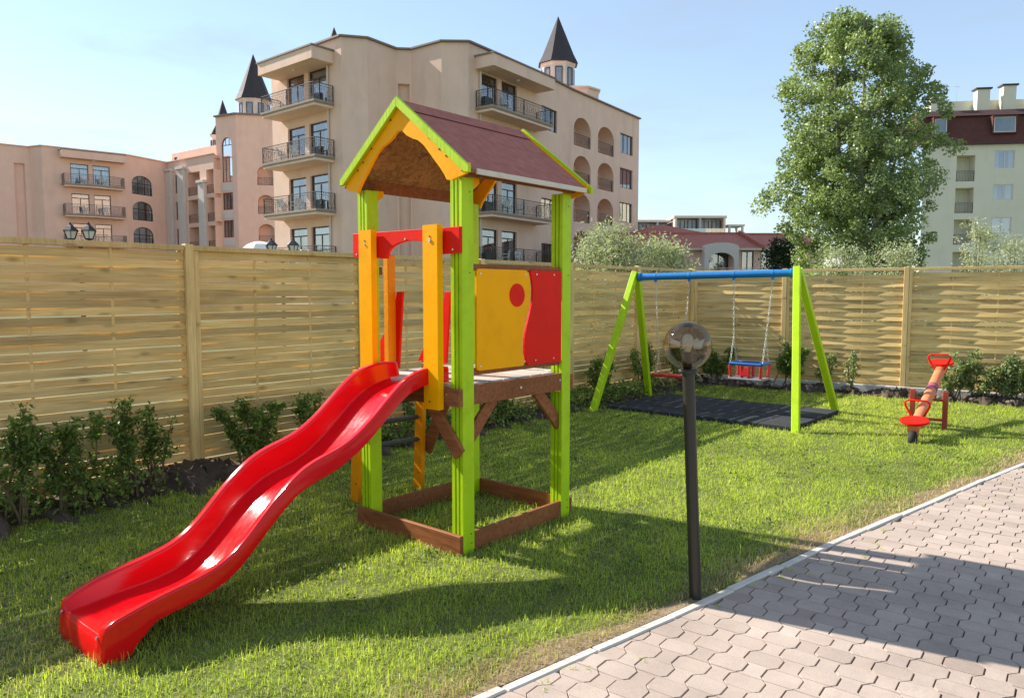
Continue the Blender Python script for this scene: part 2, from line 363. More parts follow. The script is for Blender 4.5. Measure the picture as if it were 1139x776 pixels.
class MB:
    """collects shapes in world coordinates; build() links them as one mesh object"""
    def __init__(self, frame=None):
        self.v = []; self.f = []; self.mi = []; self.sm = []
        self.M = frame or Matrix.Identity(4)
    def add(self, verts, faces, mi=0, smooth=False):
        n = len(self.v)
        self.v += [self.M @ Vector(p) for p in verts]
        for f in faces:
            self.f.append([n + i for i in f]); self.mi.append(mi); self.sm.append(smooth)
    def quad(self, a, b, c, d, mi=0): self.add([a, b, c, d], [(0, 1, 2, 3)], mi)
    def box(self, lo, hi, mi=0):
        x0, y0, z0 = lo; x1, y1, z1 = hi
        self.add([(x0, y0, z0), (x1, y0, z0), (x1, y1, z0), (x0, y1, z0), (x0, y0, z1), (x1, y0, z1), (x1, y1, z1), (x0, y1, z1)],
                 [(0, 3, 2, 1), (4, 5, 6, 7), (0, 1, 5, 4), (1, 2, 6, 5), (2, 3, 7, 6), (3, 0, 4, 7)], mi)
    def bar(self, a, b, w, h, up=(0, 0, 1), mi=0):
        """rectangular bar from a to b, w across, h along up"""
        a = Vector(a); b = Vector(b); d = (b - a).normalized(); up = Vector(up)
        s = d.cross(up)
        if s.length < 1e-5: s = d.cross(Vector((1, 0, 0)))
        s.normalize(); t_ = s.cross(d).normalized()
        p = []
        for e in (a, b):
            for (i, j) in ((-1, -1), (1, -1), (1, 1), (-1, 1)):
                p.append(e + s * (i * w / 2) + t_ * (j * h / 2))
        self.add(p, [(0, 3, 2, 1), (4, 5, 6, 7), (0, 1, 5, 4), (1, 2, 6, 5), (2, 3, 7, 6), (3, 0, 4, 7)], mi)
    def prism(self, poly, frame_o, ex, ey, ez, t, mi=0):
        """polygon in the plane (ex, ey) at frame_o extruded by t along ez"""
        o = Vector(frame_o); ex = Vector(ex); ey = Vector(ey); ez = Vector(ez)
        n = len(poly)
        pts = [o + ex * x + ey * y for x, y in poly] + [o + ex * x + ey * y + ez * t for x, y in poly]
        area = sum(poly[i][0] * poly[(i + 1) % n][1] - poly[(i + 1) % n][0] * poly[i][1] for i in range(n))
        flip = (area > 0) == (ex.cross(ey).dot(ez) * t > 0)
        f0 = list(range(n)); f1 = list(range(n, 2 * n))
        fs = []
        if flip:
            fs.append(f0[::-1]); fs.append(f1)
            fs += [(i, (i + 1) % n, n + (i + 1) % n, n + i) for i in range(n)]
        else:
            fs.append(f0); fs.append(f1[::-1])
            fs += [((i + 1) % n, i, n + i, n + (i + 1) % n) for i in range(n)]
        self.add(pts, fs, mi)
    def tube(self, pts, r, n=8, mi=0, cap=True):
        pts = [Vector(p) for p in pts]
        rs = r if isinstance(r, (list, tuple)) else [r] * len(pts)
        base = []; prev = None
        for i, p in enumerate(pts):
            d = (pts[min(i + 1, len(pts) - 1)] - pts[max(i - 1, 0)]).normalized()
            if prev is None:
                s = d.cross(Vector((0, 0, 1)))
                if s.length < 1e-3: s = d.cross(Vector((1, 0, 0)))
            else:
                s = prev - d * prev.dot(d)
            s.normalize(); prev = s; q = d.cross(s)
            base.append([p + (s * math.cos(2 * math.pi * k / n) + q * math.sin(2 * math.pi * k / n)) * rs[i] for k in range(n)])
        v = [x for ring in base for x in ring]; f = []
        for i in range(len(pts) - 1):
            for k in range(n):
                f.append((i * n + k, i * n + (k + 1) % n, (i + 1) * n + (k + 1) % n, (i + 1) * n + k))
        self.add(v, f, mi, True)
        if cap:
            self.add(base[0], [tuple(range(n))[::-1]], mi); self.add(base[-1], [tuple(range(n))], mi)
    def lathe(self, prof, c=(0, 0, 0), n=24, mi=0, smooth=True, phase=0.0):
        c = Vector(c); v = []; f = []
        for (r, z) in prof:
            for k in range(n):
                a = 2 * math.pi * k / n + phase
                v.append(c + Vector((r * math.cos(a), r * math.sin(a), z)))
        for i in range(len(prof) - 1):
            for k in range(n):
                f.append((i * n + k, i * n + (k + 1) % n, (i + 1) * n + (k + 1) % n, (i + 1) * n + k))
        self.add(v, f, mi, smooth)
    def disc(self, c, nrm, r, t=0.004, n=10, mi=0):
        nrm = Vector(nrm).normalized(); c = Vector(c)
        self.tube([c, c + nrm * t], r, n, mi)
    def build(self, name, mats, parent=None, bevel=0.0, seg=2, weld=False):
        me = bpy.data.meshes.new(name)
        inv = root_matrix(parent).inverted() if parent else Matrix.Identity(4)
        me.from_pydata([tuple(inv @ p) for p in self.v], [], self.f)
        for m_ in (mats if isinstance(mats, (list, tuple)) else [mats]): me.materials.append(m_)
        me.polygons.foreach_set('material_index', self.mi)
        me.polygons.foreach_set('use_smooth', self.sm)
        if bevel or weld:
            bm = bmesh.new(); bm.from_mesh(me)
            if weld: bmesh.ops.remove_doubles(bm, verts=bm.verts, dist=1e-5)
            if bevel:
                es = [e for e in bm.edges if len(e.link_faces) == 2 and e.calc_face_angle(0) > 0.6]
                bmesh.ops.bevel(bm, geom=es, offset=bevel, segments=seg, affect='EDGES', profile=0.5, clamp_overlap=True)
            bm.to_mesh(me); bm.free()
        me.update()
        o = bpy.data.objects.new(name, me)
        COL.objects.link(o)
        if parent: o.parent = parent
        return o

def dup(root, loc=None, rotz=None, label=None):
    r = root.copy(); COL.objects.link(r)
    if loc is not None: r.location = loc
    if rotz is not None: r.rotation_euler = (0, 0, rotz)
    if label: r['label'] = label
    for ch in list(root.children):
        c = ch.copy(); COL.objects.link(c); c.parent = r
        for g in list(ch.children):
            d = g.copy(); COL.objects.link(d); d.parent = c
    return r

def np_mesh(name, V, n_per, F, material, tint=None, parent=None, smooth=False):
    """V: (N,3) verts; F: (M,k) faces of one size; tint: per-vertex float"""
    me = bpy.data.meshes.new(name)
    if parent is not None:
        inv = np.array(root_matrix(parent).inverted())
        V = V @ inv[:3, :3].T + inv[:3, 3]
    me.vertices.add(len(V)); me.vertices.foreach_set('co', np.ascontiguousarray(V, np.float32).ravel())
    k = F.shape[1]
    me.loops.add(F.size); me.loops.foreach_set('vertex_index', np.ascontiguousarray(F, np.int32).ravel())
    me.polygons.add(len(F)); me.polygons.foreach_set('loop_start', np.arange(0, F.size, k, dtype=np.int32))
    if smooth: me.polygons.foreach_set('use_smooth', np.ones(len(F), bool))
    if tint is not None:
        a = me.attributes.new('tint', 'FLOAT', 'POINT'); a.data.foreach_set('value', np.ascontiguousarray(tint, np.float32))
    me.update(calc_edges=True)
    me.materials.append(material)
    o = bpy.data.objects.new(name, me)
    COL.objects.link(o)
    if parent is not None: o.parent = parent
    return o

def leaves(P, size, rg, tint, up=0.35, narrow=0.5, out=None):
    """folded rhombic leaves at P with sizes; returns V, F, T"""
    n = len(P)
    d = rg.normal(size=(n, 3)); d[:, 2] -= 0.25
    if out is not None: d += out * 0.9
    d /= np.linalg.norm(d, axis=1)[:, None]
    nn_ = rg.normal(size=(n, 3)); nn_[:, 2] += up * 2
    s = np.cross(d, nn_); s /= (np.linalg.norm(s, axis=1)[:, None] + 1e-9)
    q = np.cross(s, d)
    L_ = size[:, None]
    a = P; c = P + d * L_; mid = P + d * L_ * 0.45
    b1 = mid + s * L_ * narrow * 0.5 + q * L_ * 0.10
    b2 = mid - s * L_ * narrow * 0.5 + q * L_ * 0.10
    V = np.stack([a, b1, c, b2], 1).reshape(-1, 3)
    i = np.arange(n)[:, None] * 4
    F = np.concatenate([i + np.array([[0, 1, 2]]), i + np.array([[0, 2, 3]])], 0)
    return V, F, np.repeat(tint, 4)

# ------------------------------------------------------------------ ground, lawn, path
def sheet(name, pts, z, material, kind='structure'):
    mb = MB(); mb.add([(p[0], p[1], z) for p in pts], [tuple(range(len(pts)))])
    o = mb.build(name, material); tag(o, kind=kind); return o
sheet('ground', [(-700, -400), (700, -400), (700, 900), (-700, 900)], -0.03, GROUNDM)

# kerb line in (u, v)
KL = [(-3.0, -2.62), (2.03, -1.86), (3.17, -1.66), (4.49, -1.46), (7.94, -0.83), (12.8, 0.10)]
def kerb_v(u):
    return np.interp(u, [k[0] for k in KL], [k[1] for k in KL])
CORNER = Vector((3.08, 12.90, 0))
FDIR = Vector((math.cos(R(-33)), math.sin(R(-33)), 0))
FNRM = Vector((-FDIR.y, FDIR.x, 0)) * -1           # towards the camera side
LEFT_V = -6.07
lawn = MB()
lp = [uv(-3, LEFT_V), uv(11.8, LEFT_V), CORNER + FDIR * 7.5]
lp += [uv(k[0], k[1] - 0.02) for k in KL[::-1]]
lawn.add([(p.x, p.y, 0.0) for p in lp], [tuple(range(len(lp)))])
tag(lawn.build('lawn', LAWNM), kind='structure')

# path: bedding sheet and kerb
ps = MB()
pp = [uv(k[0], k[1] + 0.0) for k in KL] + [uv(12.8, 9), uv(-3, 9)]
ps.add([(p.x, p.y, -0.012) for p in pp], [tuple(range(len(pp)))])
tag(ps.build('path_bedding', SANDJ), kind='structure')
kb = MB()
un = np.arange(-2.9, 12.6, 0.5)
for i in range(len(un) - 1):
    u0, u1 = un[i], un[i + 1] - 0.006
    j = rng.normal(0, 0.004, 2)
    a0 = uv(u0, kerb_v(u0) - 0.022 + j[0]); b0 = uv(u0, kerb_v(u0) + 0.024 + j[0])
    a1 = uv(u1, kerb_v(u1) - 0.022 + j[1]); b1 = uv(u1, kerb_v(u1) + 0.024 + j[1])
    h = 0.010 + rng.normal(0, 0.003)
    kb.add([(p.x, p.y, z) for z in (-0.1, h) for p in (a0, b0, b1, a1)],
           [(0, 1, 2, 3), (7, 6, 5, 4), (0, 4, 5, 1), (1, 5, 6, 2), (2, 6, 7, 3), (3, 7, 4, 0)])
tag(kb.build('path_kerb', KERB, bevel=0.005, seg=1), kind='structure')

def pavers():
    """bone-shaped pavers: columns along u with a stepped joint on both sides"""
    V = []; F = []; T = []
    per = 0.226; cw = 0.1125; amp = 0.0175
    gap = 0.0026; ang = R(3.0)
    ca, sa = math.cos(ang), math.sin(ang)
    def world(x, y, z):
        # x across (v), y along (u), turned a few degrees from the garden axes
        pu_, pv_ = y * ca + x * sa, x * ca - y * sa
        pv_ = max(pv_, float(kerb_v(pu_)) + 0.026)
        p = uv(pu_, pv_); return (p.x, p.y, z)
    def wave(k, y):
        ph = ((y / per) + (0.5 if k % 2 else 0.0)) % 1.0
        t_ = abs(ph - 0.5) * 2          # 1 at phase 0
        s_ = min(1, max(-1, (t_ - 0.5) / 0.16))
        return s_ * amp
    steps = [0.0, 0.165, 0.21, 0.29, 0.335, 0.5]
    for k in range(-24, 60):
        xc = k * cw
        ny = int(14 / per)
        for j in range(-14, ny):
            for half in (0, 1):
                y0 = (j + half * 0.5 + (0.25)) * per
                ys = [y0 + q * per * 0.5 / 0.5 for q in (0.0, 0.085, 0.25, 0.415, 0.5)]
                uu = (y0 + per * 0.25) * ca + xc * sa; vv = xc * ca - (y0 + per * 0.25) * sa
                kv = float(kerb_v(uu))
                if vv < kv - 0.015 or uu < -0.6 or uu > 12.5: continue
                P = uv(uu, vv)
                if P.y < 0.6 or P.x > P.y * 0.85 + 2.2 or vv > 5.2: continue
                if P.y > 9 and (j % 1): continue
                y_lo, y_hi = y0 + gap * 0.35, y0 + per * 0.5 - gap * 0.35
                yy = [y_lo] + ys[1:4] + [y_hi]
                lft = [(xc - cw / 2 - wave(k, y_) + gap, y_) for y_ in yy]
                rgt = [(xc + cw / 2 + wave(k, y_) - gap, y_) for y_ in yy]
                loop = lft + rgt[::-1]
                # keep behind the kerb
                tz = rng.normal(0, 0.0012); tx = rng.normal(0, 0.004); tn = 0.5 + 0.15 * rng.normal()
                cx = sum(q[0] for q in loop) / len(loop); cy = sum(q[1] for q in loop) / len(loop)
                n0 = len(V); n = len(loop)
                for (x, y) in loop: V.append(world(x, y, -0.014)); T.append(tn)
                for (x, y) in loop: V.append(world(x, y, -0.002 + tz)); T.append(tn)
                for (x, y) in loop:
                    V.append(world(cx + (x - cx) * 0.975, cy + (y - cy) * 0.975, 0.0015 + tz + tx * (x - cx))); T.append(tn)
                for a in range(2):
                    for i in range(n):
                        F.append((n0 + a * n + i, n0 + a * n + (i + 1) % n, n0 + (a + 1) * n + (i + 1) % n, n0 + (a + 1) * n + i))
                F.append(tuple(n0 + 2 * n + i for i in range(n)))
    me = bpy.data.meshes.new('path')
    me.from_pydata(V, [], F)
    a = me.attributes.new('tint', 'FLOAT', 'POINT'); a.data.foreach_set('value', np.clip(np.array(T, np.float32), 0, 1))
    me.materials.append(PAVER)
    bm = bmesh.new(); bm.from_mesh(me); bmesh.ops.recalc_face_normals(bm, faces=bm.faces); bm.to_mesh(me); bm.free()
    o = bpy.data.objects.new('path', me); COL.objects.link(o)
    tag(o, kind='structure')
pavers()

# planting soil: a lumpy strip in front of both fences
def soil_strip(name, path, width, hgt, n, m):
    V = []; F = []
    for i in range(n + 1):
        t_ = i / n
        seg = t_ * (len(path) - 1); k = min(int(seg), len(path) - 2); q = seg - k
        a = path[k].lerp(path[k + 1], q); d = (path[k + 1] - path[k]).normalized(); s = Vector((d.y, -d.x, 0))
        wv = width * (1 + 0.18 * math.sin(i * 0.37) + 0.1 * math.sin(i * 0.91 + 1))
        for j in range(m + 1):
            y = j / m
            z = hgt * math.sin(min(1, y * 1.05) * math.pi) ** 0.6 * (0.55 + 0.5 * math.sin(i * 0.23 + 2 * math.sin(i * 0.11))) if 0 < j < m else 0
            z += rng.normal(0, 0.016) if 0 < j < m else 0
            p = a + s * (wv * y) + Vector((rng.normal(0, 0.008), rng.normal(0, 0.008), 0))
            V.append((p.x, p.y, max(-0.02, z) if j < m else -0.01))
    for i in range(n):
        for j in range(m):
            a = i * (m + 1) + j
            F.append((a, a + m + 1, a + m + 2, a + 1))
    mb = MB(); mb.add(V, F, 0, True)
    return tag(mb.build(name, SOIL), kind='structure')
soil_strip('planting_soil', [uv(-1.0, LEFT_V - 0.3), uv(5.9, LEFT_V - 0.3), uv(11.79, LEFT_V - 0.3)], 0.83, 0.13, 520, 18)
soil_strip('planting_soil', [CORNER + FDIR * 0.05, CORNER + FDIR * 6.8], 0.48, 0.10, 300, 12)

# ------------------------------------------------------------------ fences
def fence(name, label, p0, p1, first, pitch, top, bottom, plinth, amp):
    d = (p1 - p0); Ltot = d.length; d.normalize()
    ang = math.atan2(d.y, d.x)
    root = thing(name, label, 'fence', p0, ang)
    Mx = Matrix.Translation(p0) @ Matrix.Rotation(ang, 4, 'Z')
    # local x along the run, -y towards the garden
    xs = [first]
    while xs[-1] + pitch < Ltot + 0.01: xs.append(xs[-1] + pitch)
    if xs[0] > 0.3: xs = [0.0] + xs
    if xs[-1] < Ltot - 0.3: xs.append(Ltot)
    for x in xs:
        p = MB(Mx); p.box((x - 0.035, -0.045, 0.0), (x + 0.035, 0.03, top + rng.normal(0.012, 0.004)))
        p.build('post', POSTW, root, bevel=0.004, seg=1)
    for a, b_ in zip(xs[:-1], xs[1:]):
        x0, x1 = a + 0.037, b_ - 0.037
        Lp = x1 - x0
        s = MB(Mx)
        nb = max(2, round(Lp / 0.58))
        zz = bottom + 0.02; i = 0
        V = []; F = []
        tz = top - 0.045
        while zz < tz - 0.06:
            h = 0.0605 + rng.normal(0, 0.0026)
            if zz + h > tz: h = tz - zz
            sg = 1 if i % 2 else -1
            ph = rng.normal(0, 0.05); tilt = rng.normal(0, 0.0025); am = amp * rng.uniform(0.7, 1.3)
            nseg = nb * 6
            n0 = len(V)
            for k in range(nseg + 1):
                q = k / nseg
                x = x0 + Lp * q
                yc = sg * am * math.cos(math.pi * nb * q + ph)
                zt = tilt * math.sin(q * 3.1 + i)
                for (dy, dz) in ((-0.0045, 0), (0.0045, 0), (0.0045, h), (-0.0045, h)):
                    lean = (0.0035 + sg * 0.002) * (1 if dz else -1)
                    V.append((x, yc + dy + lean, zz + dz + zt))
            for k in range(nseg):
                for e in range(4):
                    a0 = n0 + k * 4 + e; a1 = n0 + k * 4 + (e + 1) % 4
                    F.append((a0, a0 + 4, a1 + 4, a1))
            F.append((n0, n0 + 1, n0 + 2, n0 + 3)); F.append((n0 + nseg * 4 + 3, n0 + nseg * 4 + 2, n0 + nseg * 4 + 1, n0 + nseg * 4))
            zz += h + (abs(rng.normal(0.0015, 0.0035)) if rng.uniform() < 0.8 else 0.0065); i += 1
        s.add(V, F)
        s.build('slat_panel', FENCEW, root)
        fr = MB(Mx)
        for k in range(1, nb):
            x = x0 + Lp * k / nb
            fr.box((x - 0.012, -0.006, bottom + 0.02), (x + 0.012, 0.006, tz))
        fr.box((x0 + 0.001, -0.034, bottom), (x0 + 0.042, -0.016, top - 0.046))
        fr.box((x1 - 0.042, 0.018, bottom), (x1 - 0.001, 0.036, top - 0.046))
        fr.box((x0 + 0.001, -0.034, top - 0.044), (x1 - 0.001, 0.03, top))
        fr.box((x0 + 0.043, 0.019, bottom), (x1 - 0.043, 0.036, bottom + 0.04))
        fr.build('panel_frame', POSTW, root, bevel=0.003, seg=1)
    if plinth:
        p = MB(Mx); p.box((0.05, -0.06, -0.05), (Ltot, 0.05, plinth))
        p.build('plinth', CONC, root, bevel=0.006, seg=1)
    return root
fence('wooden_fence', 'long pale wooden slat fence behind the slide and tower', uv(-5.91, LEFT_V), uv(11.79, LEFT_V), 0.0, 1.77, 1.93, 0.055, 0.0, 0.0050)
fence('wooden_fence', 'wooden slat fence behind the swing and the seesaw, on a white concrete edge', CORNER + FDIR * 0.06, CORNER + FDIR * 7.0, 1.52, 1.74, 1.905, 0.135, 0.13, 0.0085)

# ------------------------------------------------------------------ play tower
TC = uv(3.583, -3.483)
tower = thing('play_tower', 'colourful wooden play tower with red pitched roof and attached red slide', 'play tower', TC, ROTZ)
TM = Matrix.Translation(TC) @ Matrix.Rotation(ROTZ, 4, 'Z')          # x = v, y = u
HX, HY = 0.475, 0.525
PW = 0.095
def tmb(): return MB(TM)
# corner posts with a groove down the faces across the slide side
for sx in (-1, 1):
    for sy in (-1, 1):
        p = tmb()
        x0, x1 = sorted((sx * HX, sx * (HX - PW))); y0, y1 = sorted((sy * HY, sy * (HY - PW)))
        g = 0.011; gd = 0.014
        xm = (x0 + x1) / 2; c1, c2 = xm - 0.015, xm + 0.015
        poly = [(x0, y0), (c1 - g / 2, y0), (c1 - g / 2, y0 + gd), (c1 + g / 2, y0 + gd), (c1 + g / 2, y0), (c2 - g / 2, y0), (c2 - g / 2, y0 + gd), (c2 + g / 2, y0 + gd), (c2 + g / 2, y0),
                (x1, y0), (x1, y1), (c2 + g / 2, y1), (c2 + g / 2, y1 - gd), (c2 - g / 2, y1 - gd), (c2 - g / 2, y1), (c1 + g / 2, y1), (c1 + g / 2, y1 - gd), (c1 - g / 2, y1 - gd), (c1 - g / 2, y1), (x0, y1)]
        topz = 2.20 if sx > 0 else 2.20
        p.prism(poly, (0, 0, -0.05), (1, 0, 0), (0, 1, 0), (0, 0, 1), topz + 0.05)
        fx = x1 if sx > 0 else x0
        for zz in (0.06, 0.115, 1.66, 2.12):
            p.disc((fx, (y0 + y1) / 2 + (0.015 if zz > 0.1 else 0.022), zz), (sx, 0, 0), 0.005, 0.002, 8, 1)
        p.build('corner_post', [LIME, DARKSTEEL], tower, bevel=0.003, seg=1)
# sandbox boards
def board(name, lo, hi, material, bv=0.004, bolts=(), parent=tower, bm=STEEL):
    b_ = tmb(); b_.box(lo, hi)
    for (c, nrm, r_) in bolts: b_.disc(c, nrm, r_, 0.004, 8, 1)
    return b_.build(name, [material, bm], parent, bevel=bv if not bolts else 0, seg=1)
board('sandbox_board', (-HX - 0.02, -HY - 0.03, -0.02), (HX + 0.002, -HY - 0.002, 0.118), BROWN)
board('sandbox_board', (-HX, HY + 0.002, -0.02), (HX, HY + 0.03, 0.118), BROWN)
board('sandbox_board', (HX - 0.03, -HY + PW + 0.001, -0.02), (HX - 0.002, HY - PW - 0.001, 0.120), BROWN)
board('sandbox_board', (-HX + 0.002, -HY + PW + 0.001, -0.02), (-HX + 0.03, HY - PW - 0.001, 0.120), BROWN)
# deck
dk = tmb()
ny = 8; yy0 = -HY + 0.0; stp = (2 * HY) / ny
for i in range(ny):
    y0 = yy0 + i * stp + 0.004; y1 = yy0 + (i + 1) * stp - 0.004
    x0, x1 = -HX + 0.03, HX - 0.031
    if i == 0 or i == ny - 1: x0, x1 = -HX + PW + 0.003, HX - PW - 0.003
    dk.box((x0, y0, 0.985), (x1, y1, 1.008))
dk.build('deck', DECKW, tower, bevel=0.003, seg=1)
# beams under the deck
def beam(lo, hi, bolts): board('beam', lo, hi, BROWN, 0.004, bolts)
beam((-HX - 0.01, -HY - 0.036, 0.885), (HX + 0.002, -HY - 0.002, 0.985), [((0.38, -HY - 0.036, 0.95), (0, -1, 0), 0.007), ((-0.3, -HY - 0.036, 0.93), (0, -1, 0), 0.007), ((0.44, -HY - 0.036, 0.91), (0, -1, 0), 0.007)])
beam((-HX - 0.01, HY + 0.002, 0.885), (HX + 0.002, HY + 0.036, 0.985), [])
beam((HX - 0.03, -HY + PW + 0.001, 0.885), (HX - 0.003, HY - PW - 0.001, 1.0), [((HX - 0.003, 0.0, 0.945), (1, 0, 0), 0.009), ((HX - 0.003, 0.41, 0.955), (1, 0, 0), 0.007)])
beam((-HX + 0.003, -HY + PW + 0.001, 0.885), (-HX + 0.03, HY - PW - 0.001, 0.984), [])
# braces
def brace(a, b_, w, h, up): 
    m_ = tmb(); m_.bar(a, b_, w, h, up); m_.build('brace', BROWN, tower, bevel=0.004, seg=1)
for sx in (1, -1):
    xx = sx * (HX - 0.045)
    brace((xx, -HY + PW - 0.03, 0.64), (xx, -HY + PW + 0.22, 0.90), 0.026, 0.085, (0, -1, 1))
    brace((xx, HY - PW + 0.03, 0.64), (xx, HY - PW - 0.22, 0.90), 0.026, 0.085, (0, 1, 1))
yb = -HY - 0.016
brace((HX - 0.01, yb, 0.60), (HX - 0.26, yb, 0.89), 0.026, 0.09, (1, 0, 1))
brace((-HX + 0.01, yb, 0.60), (-HX + 0.26, yb, 0.89), 0.026, 0.09, (-1, 0, 1))
# side panel: two rails, yellow board with a red dot, red wavy board
xf = HX - 0.028
board('panel_rail', (xf - 0.03, -HY + PW + 0.001, 1.672), (xf + 0.012, HY - PW - 0.001, 1.712), BROWN)
board('panel_rail', (xf - 0.03, -HY + PW + 0.001, 1.056), (xf + 0.012, HY - PW - 0.001, 1.098), BROWN)
wave_pts = []
for i in range(15):
    t_ = i / 14
    z = 1.685 - t_ * (1.685 - 1.082)
    off = 0.036 * math.sin(t_ * 2 * math.pi * 0.90 + 0.30) - 0.004
    wave_pts.append((0.066 + off * 1.15, z))
def rounded(poly, idx, r): 
    outp = []
    n = len(poly)
    for i, pnt in enumerate(poly):
        if i in idx:
            p = Vector(pnt).to_2d(); a = Vector(poly[i - 1]).to_2d(); b_ = Vector(poly[(i + 1) % n]).to_2d()
            d0 = (a - p).normalized(); d1 = (b_ - p).normalized()
            for k in range(5):
                q = k / 4
                s_ = p + d0 * r * (1 - q) ** 2 + d1 * r * q ** 2
                outp.append((s_.x, s_.y))
        else: outp.append(tuple(pnt))
    return outp
yl0, yl1 = -HY + PW + 0.022, HY - PW - 0.012
poly = [(yl0, 1.082), (yl0, 1.685)] + [(a - 0.011, z) for a, z in wave_pts]
poly = rounded(poly, {0, 1, 2, len(poly) - 1}, 0.028)
mb = tmb(); mb.prism(poly, (xf + 0.014, 0, 0), (0, 1, 0), (0, 0, 1), (1, 0, 0), 0.018)
for (y, z) in ((yl0 + 0.03, 1.655), (0.04, 1.658), (yl0 + 0.03, 1.11), (0.03, 1.108)): mb.disc((xf + 0.032, y, z), (1, 0, 0), 0.006, 0.003, 8, 1)
yp = mb.build('yellow_panel', [YELLOW, STEEL], tower, bevel=0.003, seg=1)
mb = tmb()
mb.prism([(0.072 * math.cos(k * math.pi / 16) , 0.072 * math.sin(k * math.pi / 16)) for k in range(32)], (xf + 0.033, -0.045, 1.528), (0, 1, 0), (0, 0, 1), (1, 0, 0), 0.003)
mb.build('red_dot', RED, yp)
poly = [(a + 0.011, z) for a, z in wave_pts] + [(yl1, 1.082), (yl1, 1.685)]
poly = rounded(poly, {0, 14}, 0.02)
mb = tmb(); mb.prism(poly, (xf + 0.014, 0, 0), (0, 1, 0), (0, 0, 1), (1, 0, 0), 0.018)
for (y, z) in ((0.15, 1.66), (0.33, 1.66), (0.14, 1.11), (0.33, 1.11)): mb.disc((xf + 0.032, y, z), (1, 0, 0), 0.006, 0.003, 8, 1)
mb.build('red_panel', [RED, STEEL], tower, bevel=0.003, seg=1)
# the far side also has a rail
board('panel_rail', (-HX + 0.02, -HY + PW + 0.001, 1.66), (-HX + 0.05, -HY + 0.16, 1.712), BROWN)

# entry arch over the slide: red board with an arched cut, two yellow grab bars in front
yA = -HY - 0.002
poly = [(-HX - 0.02, 1.925), (-HX - 0.02, 1.775), (-0.165, 1.755)]
for k in range(13):
    a = math.pi * k / 12
    poly.append((0.06 - 0.215 * math.cos(a), 1.775 + 0.082 * math.sin(a)))
poly += [(0.285, 1.765), (HX + 0.006, 1.772), (HX + 0.006, 1.918)]
mb = tmb(); mb.prism(poly, (0, yA - 0.026, 0), (1, 0, 0), (0, 0, 1), (0, 1, 0), 0.026)
for (x, z) in ((-0.455, 1.79), (0.02, 1.868), (0.36, 1.90), (0.43, 1.79)): mb.disc((x, yA - 0.026, z), (0, -1, 0), 0.006, 0.004, 8, 1)
mb.build('entry_arch', [RED, STEEL], tower, bevel=0.002, seg=1)
for (xa, xb, zb) in ((0.235, 0.357, 0.86), (-0.362, -0.240, 0.86)):
    mb = tmb()
    mb.box((xa, yA - 0.082, zb), (xb, yA - 0.038, 1.935))
    mb.disc(((xa + xb) / 2, yA - 0.082, 1.845), (0, -1, 0), 0.012 if xa > 0 else 0.006, 0.006, 10, 1)
    mb.disc(((xa + xb) / 2 - 0.01, yA - 0.082, 0.905), (0, -1, 0), 0.006, 0.003, 8, 2)
    mb.disc(((xa + xb) / 2, yA - 0.082, 1.868), (0, -1, 0), 0.005, 0.003, 8, 2)
    mb.build('grab_bar', [YELLOW, STEEL, DARKSTEEL], tower)

# roof: two boards, ridge along the slide direction
RZ, EZ, EXO = 2.700, 2.232, 0.595
EXS = {-1: 0.558, 1: 0.595}
Y0, Y1 = -HY - 0.030, HY + 0.035
slope = (RZ - EZ) / EXO
nrm = Vector((slope, 0, 1)).normalized()
for sx in (-1, 1):
    r = tmb()
    d = Vector((sx * EXO, 0, EZ - RZ)) * (EXS[sx] / EXO); n_ = Vector((sx * slope, 0, 1)).normalized()
    a = Vector((0, 0, RZ)) - n_ * 0.012; b_ = a + d
    dn = n_ * 0.016
    r.add([a + Vector((0, Y0, 0)), b_ + Vector((0, Y0, 0)), b_ + Vector((0, Y1, 0)), a + Vector((0, Y1, 0))] +
          [q - dn + Vector((0, y, 0)) for q, y in ((a, Y0), (b_, Y0), (b_, Y1), (a, Y1))],
          [(0, 1, 2, 3) if sx > 0 else (3, 2, 1, 0)], 0)
    q = [a + Vector((0, Y0, 0)), b_ + Vector((0, Y0, 0)), b_ + Vector((0, Y1, 0)), a + Vector((0, Y1, 0))]
    lw = [p_ - dn for p_ in q]
    r.add(lw, [(0, 1, 2, 3) if sx < 0 else (3, 2, 1, 0)], 1)
    r.quad(q[0], q[1], lw[1], lw[0], 1); r.quad(q[2], q[3], lw[3], lw[2], 1); r.quad(q[1], q[2], lw[2], lw[1], 1)
    # a second felt course, lapped
    for k in (0.02, 0.40, 0.74):
        e0 = a + d * k + n_ * 0.0015; e1 = a + d * min(0.995, k + 0.41) + n_ * 0.0028
        r.add([e0 + Vector((0, Y0 + 0.004, 0)), e1 + Vector((0, Y0 + 0.004, 0)), e1 + Vector((0, Y1 - 0.004, 0)), e0 + Vector((0, Y1 - 0.004, 0)),
               e1 - n_ * 0.0020 + Vector((0, Y0 + 0.004, 0)), e1 - n_ * 0.0020 + Vector((0, Y1 - 0.004, 0))],
              [(0, 1, 2, 3) if sx > 0 else (3, 2, 1, 0), (1, 4, 5, 2)], 0)
    r.build('roof', [SHINGLE, OSB], tower)
    # cream strip on the eave
    es = tmb(); e = b_ + n_ * 0.001
    es.bar(e + Vector((sx * 0.004, Y0 + 0.03, -0.006)), e + Vector((sx * 0.004, Y1 - 0.03, -0.006)), 0.012, 0.03, (0, 0, 1))
    es.build('eave_strip', CREAM, tower)
    ev = tmb(); ev.bar((sx * (EXO - 0.10), Y0 + 0.03, EZ + 0.012), (sx * (EXO - 0.10), Y1 - 0.03, EZ + 0.012), 0.024, 0.075)
    ev.build('purlin', BROWN, tower)
rc = tmb()
